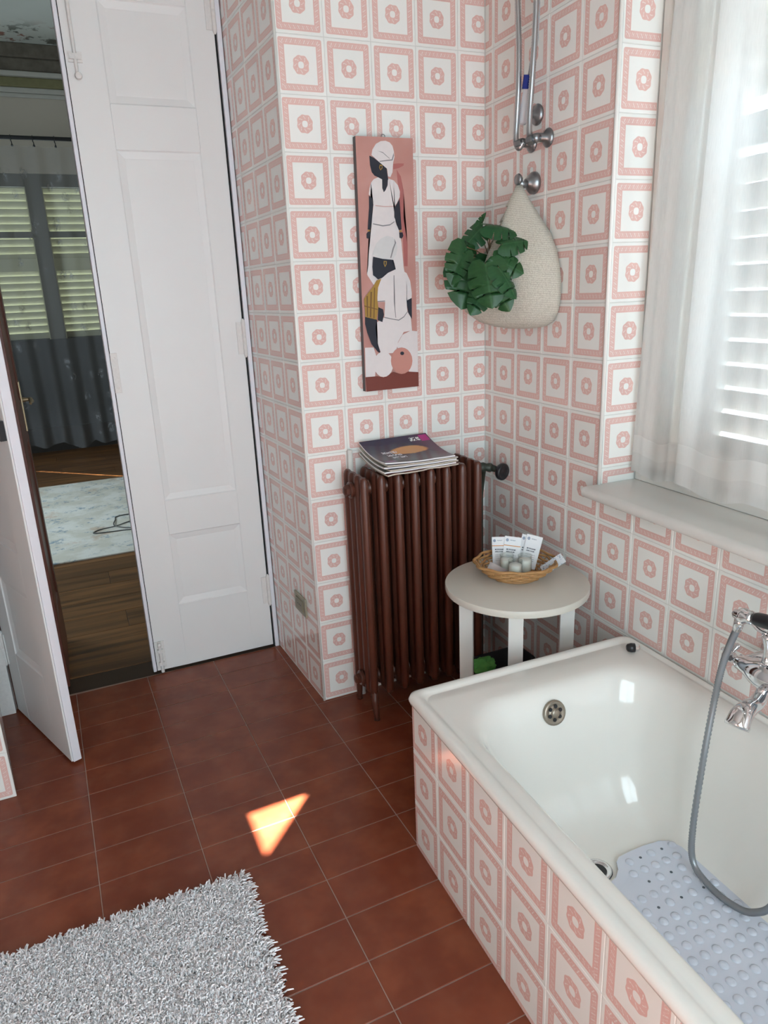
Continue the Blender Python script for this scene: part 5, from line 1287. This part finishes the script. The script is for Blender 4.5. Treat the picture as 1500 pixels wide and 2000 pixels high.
# ---- socket on the return wall
sk = thing('wall_socket', 'small beige electrical socket plate low on the tiled return wall', 'socket', Vector((-WB, 0, 0.32)) - Uj * 0.165)
So = Vector((-WB, 0, 0)) - Uj * 0.165 + Nj * 0.0
sf = lambda a, b, z: So + Uj * a + Nj * b + UP * z
bm = bmesh.new(); bm_box(bm, -0.058, 0.058, 0.0, 0.007, 0.283, 0.357, sf); adopt(sk, bm_obj('plate', bm, simple('beige_plate', (0.30, 0.28, 0.20), 0.4), bevel=0.003))
bm = bmesh.new(); bm_box(bm, -0.036, 0.036, 0.006, 0.010, 0.298, 0.342, sf); adopt(sk, bm_obj('socket_insert', bm, simple('socket_insert', (0.22, 0.20, 0.13), 0.4), bevel=0.002))
bm = bmesh.new()
for a in (-0.014, 0, 0.014): bm_lathe(bm, [(0.0, 0.0), (0.003, 0.0), (0.003, 0.0006), (0.0, 0.0006)], sf(a, 0.010, 0.32), Nj, 8)
adopt(sk, bm_obj('socket_holes', bm, M['black']))

# ================================================================== SHAGGY BATH RUG
RX0, RX1, RY0, RY1 = -1.93, -1.145, -1.26, -0.700
rug = thing('shaggy_rug', 'white shaggy bath rug on the terracotta tiles', 'rug', ((RX0 + RX1) / 2, (RY0 + RY1) / 2, 0))
bm = bmesh.new(); bm_box(bm, RX0, RX1, RY0, RY1, 0.001, 0.008); adopt(rug, bm_obj('backing', bm, simple('rug_backing', (0.93, 0.92, 0.93), 0.9)))
N = 44000
x = rng.uniform(RX0, RX1, N); y = rng.uniform(RY0, RY1, N)
ang_ = rng.uniform(0, 2 * PI, N); ln = rng.uniform(0.005, 0.017, N); ht = rng.uniform(0.014, 0.024, N)
ex = np.clip((x - (RX1 - 0.02)) / 0.02, 0, 1); ey = np.clip((y - (RY1 - 0.02)) / 0.02, 0, 1)
dx = np.cos(ang_) * ln + ex * 0.016; dy = np.sin(ang_) * ln + ey * 0.014
root = np.stack([x, y, np.full(N, 0.007)], 1)
lat = np.stack([dx, dy, np.zeros(N)], 1)
rings = []
for t_, hh, rd in ((0.0, 0.0, 0.0018), (0.25, 0.55, 0.0023), (0.65, 0.95, 0.0023), (1.0, 0.94, 0.0015)):
    c = root + lat * t_ ** 1.4; c[:, 2] += ht * hh - 0.006 * t_ * (ex + ey)
    pts = []
    for k in range(3):
        a = ang_ + PI / 2 + 2 * PI * k / 3
        pts.append(c + np.stack([np.cos(a) * rd, np.sin(a) * rd, np.full(N, 0.35 * rd * (1 if k == 0 else -0.5))], 1))
    rings.append(np.stack(pts, 1))
verts = np.stack(rings, 1).reshape(-1, 3)            # N,4,3,3
verts[:, 2] = np.maximum(verts[:, 2], 0.003)
base = (np.arange(N) * 12)[:, None, None]
q = []
for i in range(3):
    for k in range(3): q.append([i * 3 + k, i * 3 + (k + 1) % 3, (i + 1) * 3 + (k + 1) % 3, (i + 1) * 3 + k])
quads = (base + np.array(q)[None]).reshape(-1, 4)
me = bpy.data.meshes.new('pile'); me.vertices.add(len(verts)); me.vertices.foreach_set('co', verts.ravel().astype(np.float32))
me.loops.add(quads.size); me.loops.foreach_set('vertex_index', quads.ravel().astype(np.int32))
me.polygons.add(len(quads)); me.polygons.foreach_set('loop_start', (np.arange(len(quads)) * 4).astype(np.int32))
me.update(calc_edges=True); me.validate(); me.shade_smooth()
t = NT('rug_pile'); g = t.n.new('ShaderNodeNewGeometry').outputs['Position']
t.set(Base_Color=t.mix(t.noise(160, g, 2), (0.90, 0.88, 0.89, 1), (0.97, 0.955, 0.965, 1)), Roughness=0.95)
me.materials.append(t.m)
o = bpy.data.objects.new('pile', me); COL.objects.link(o); o['kind'] = 'stuff'; adopt(rug, o)
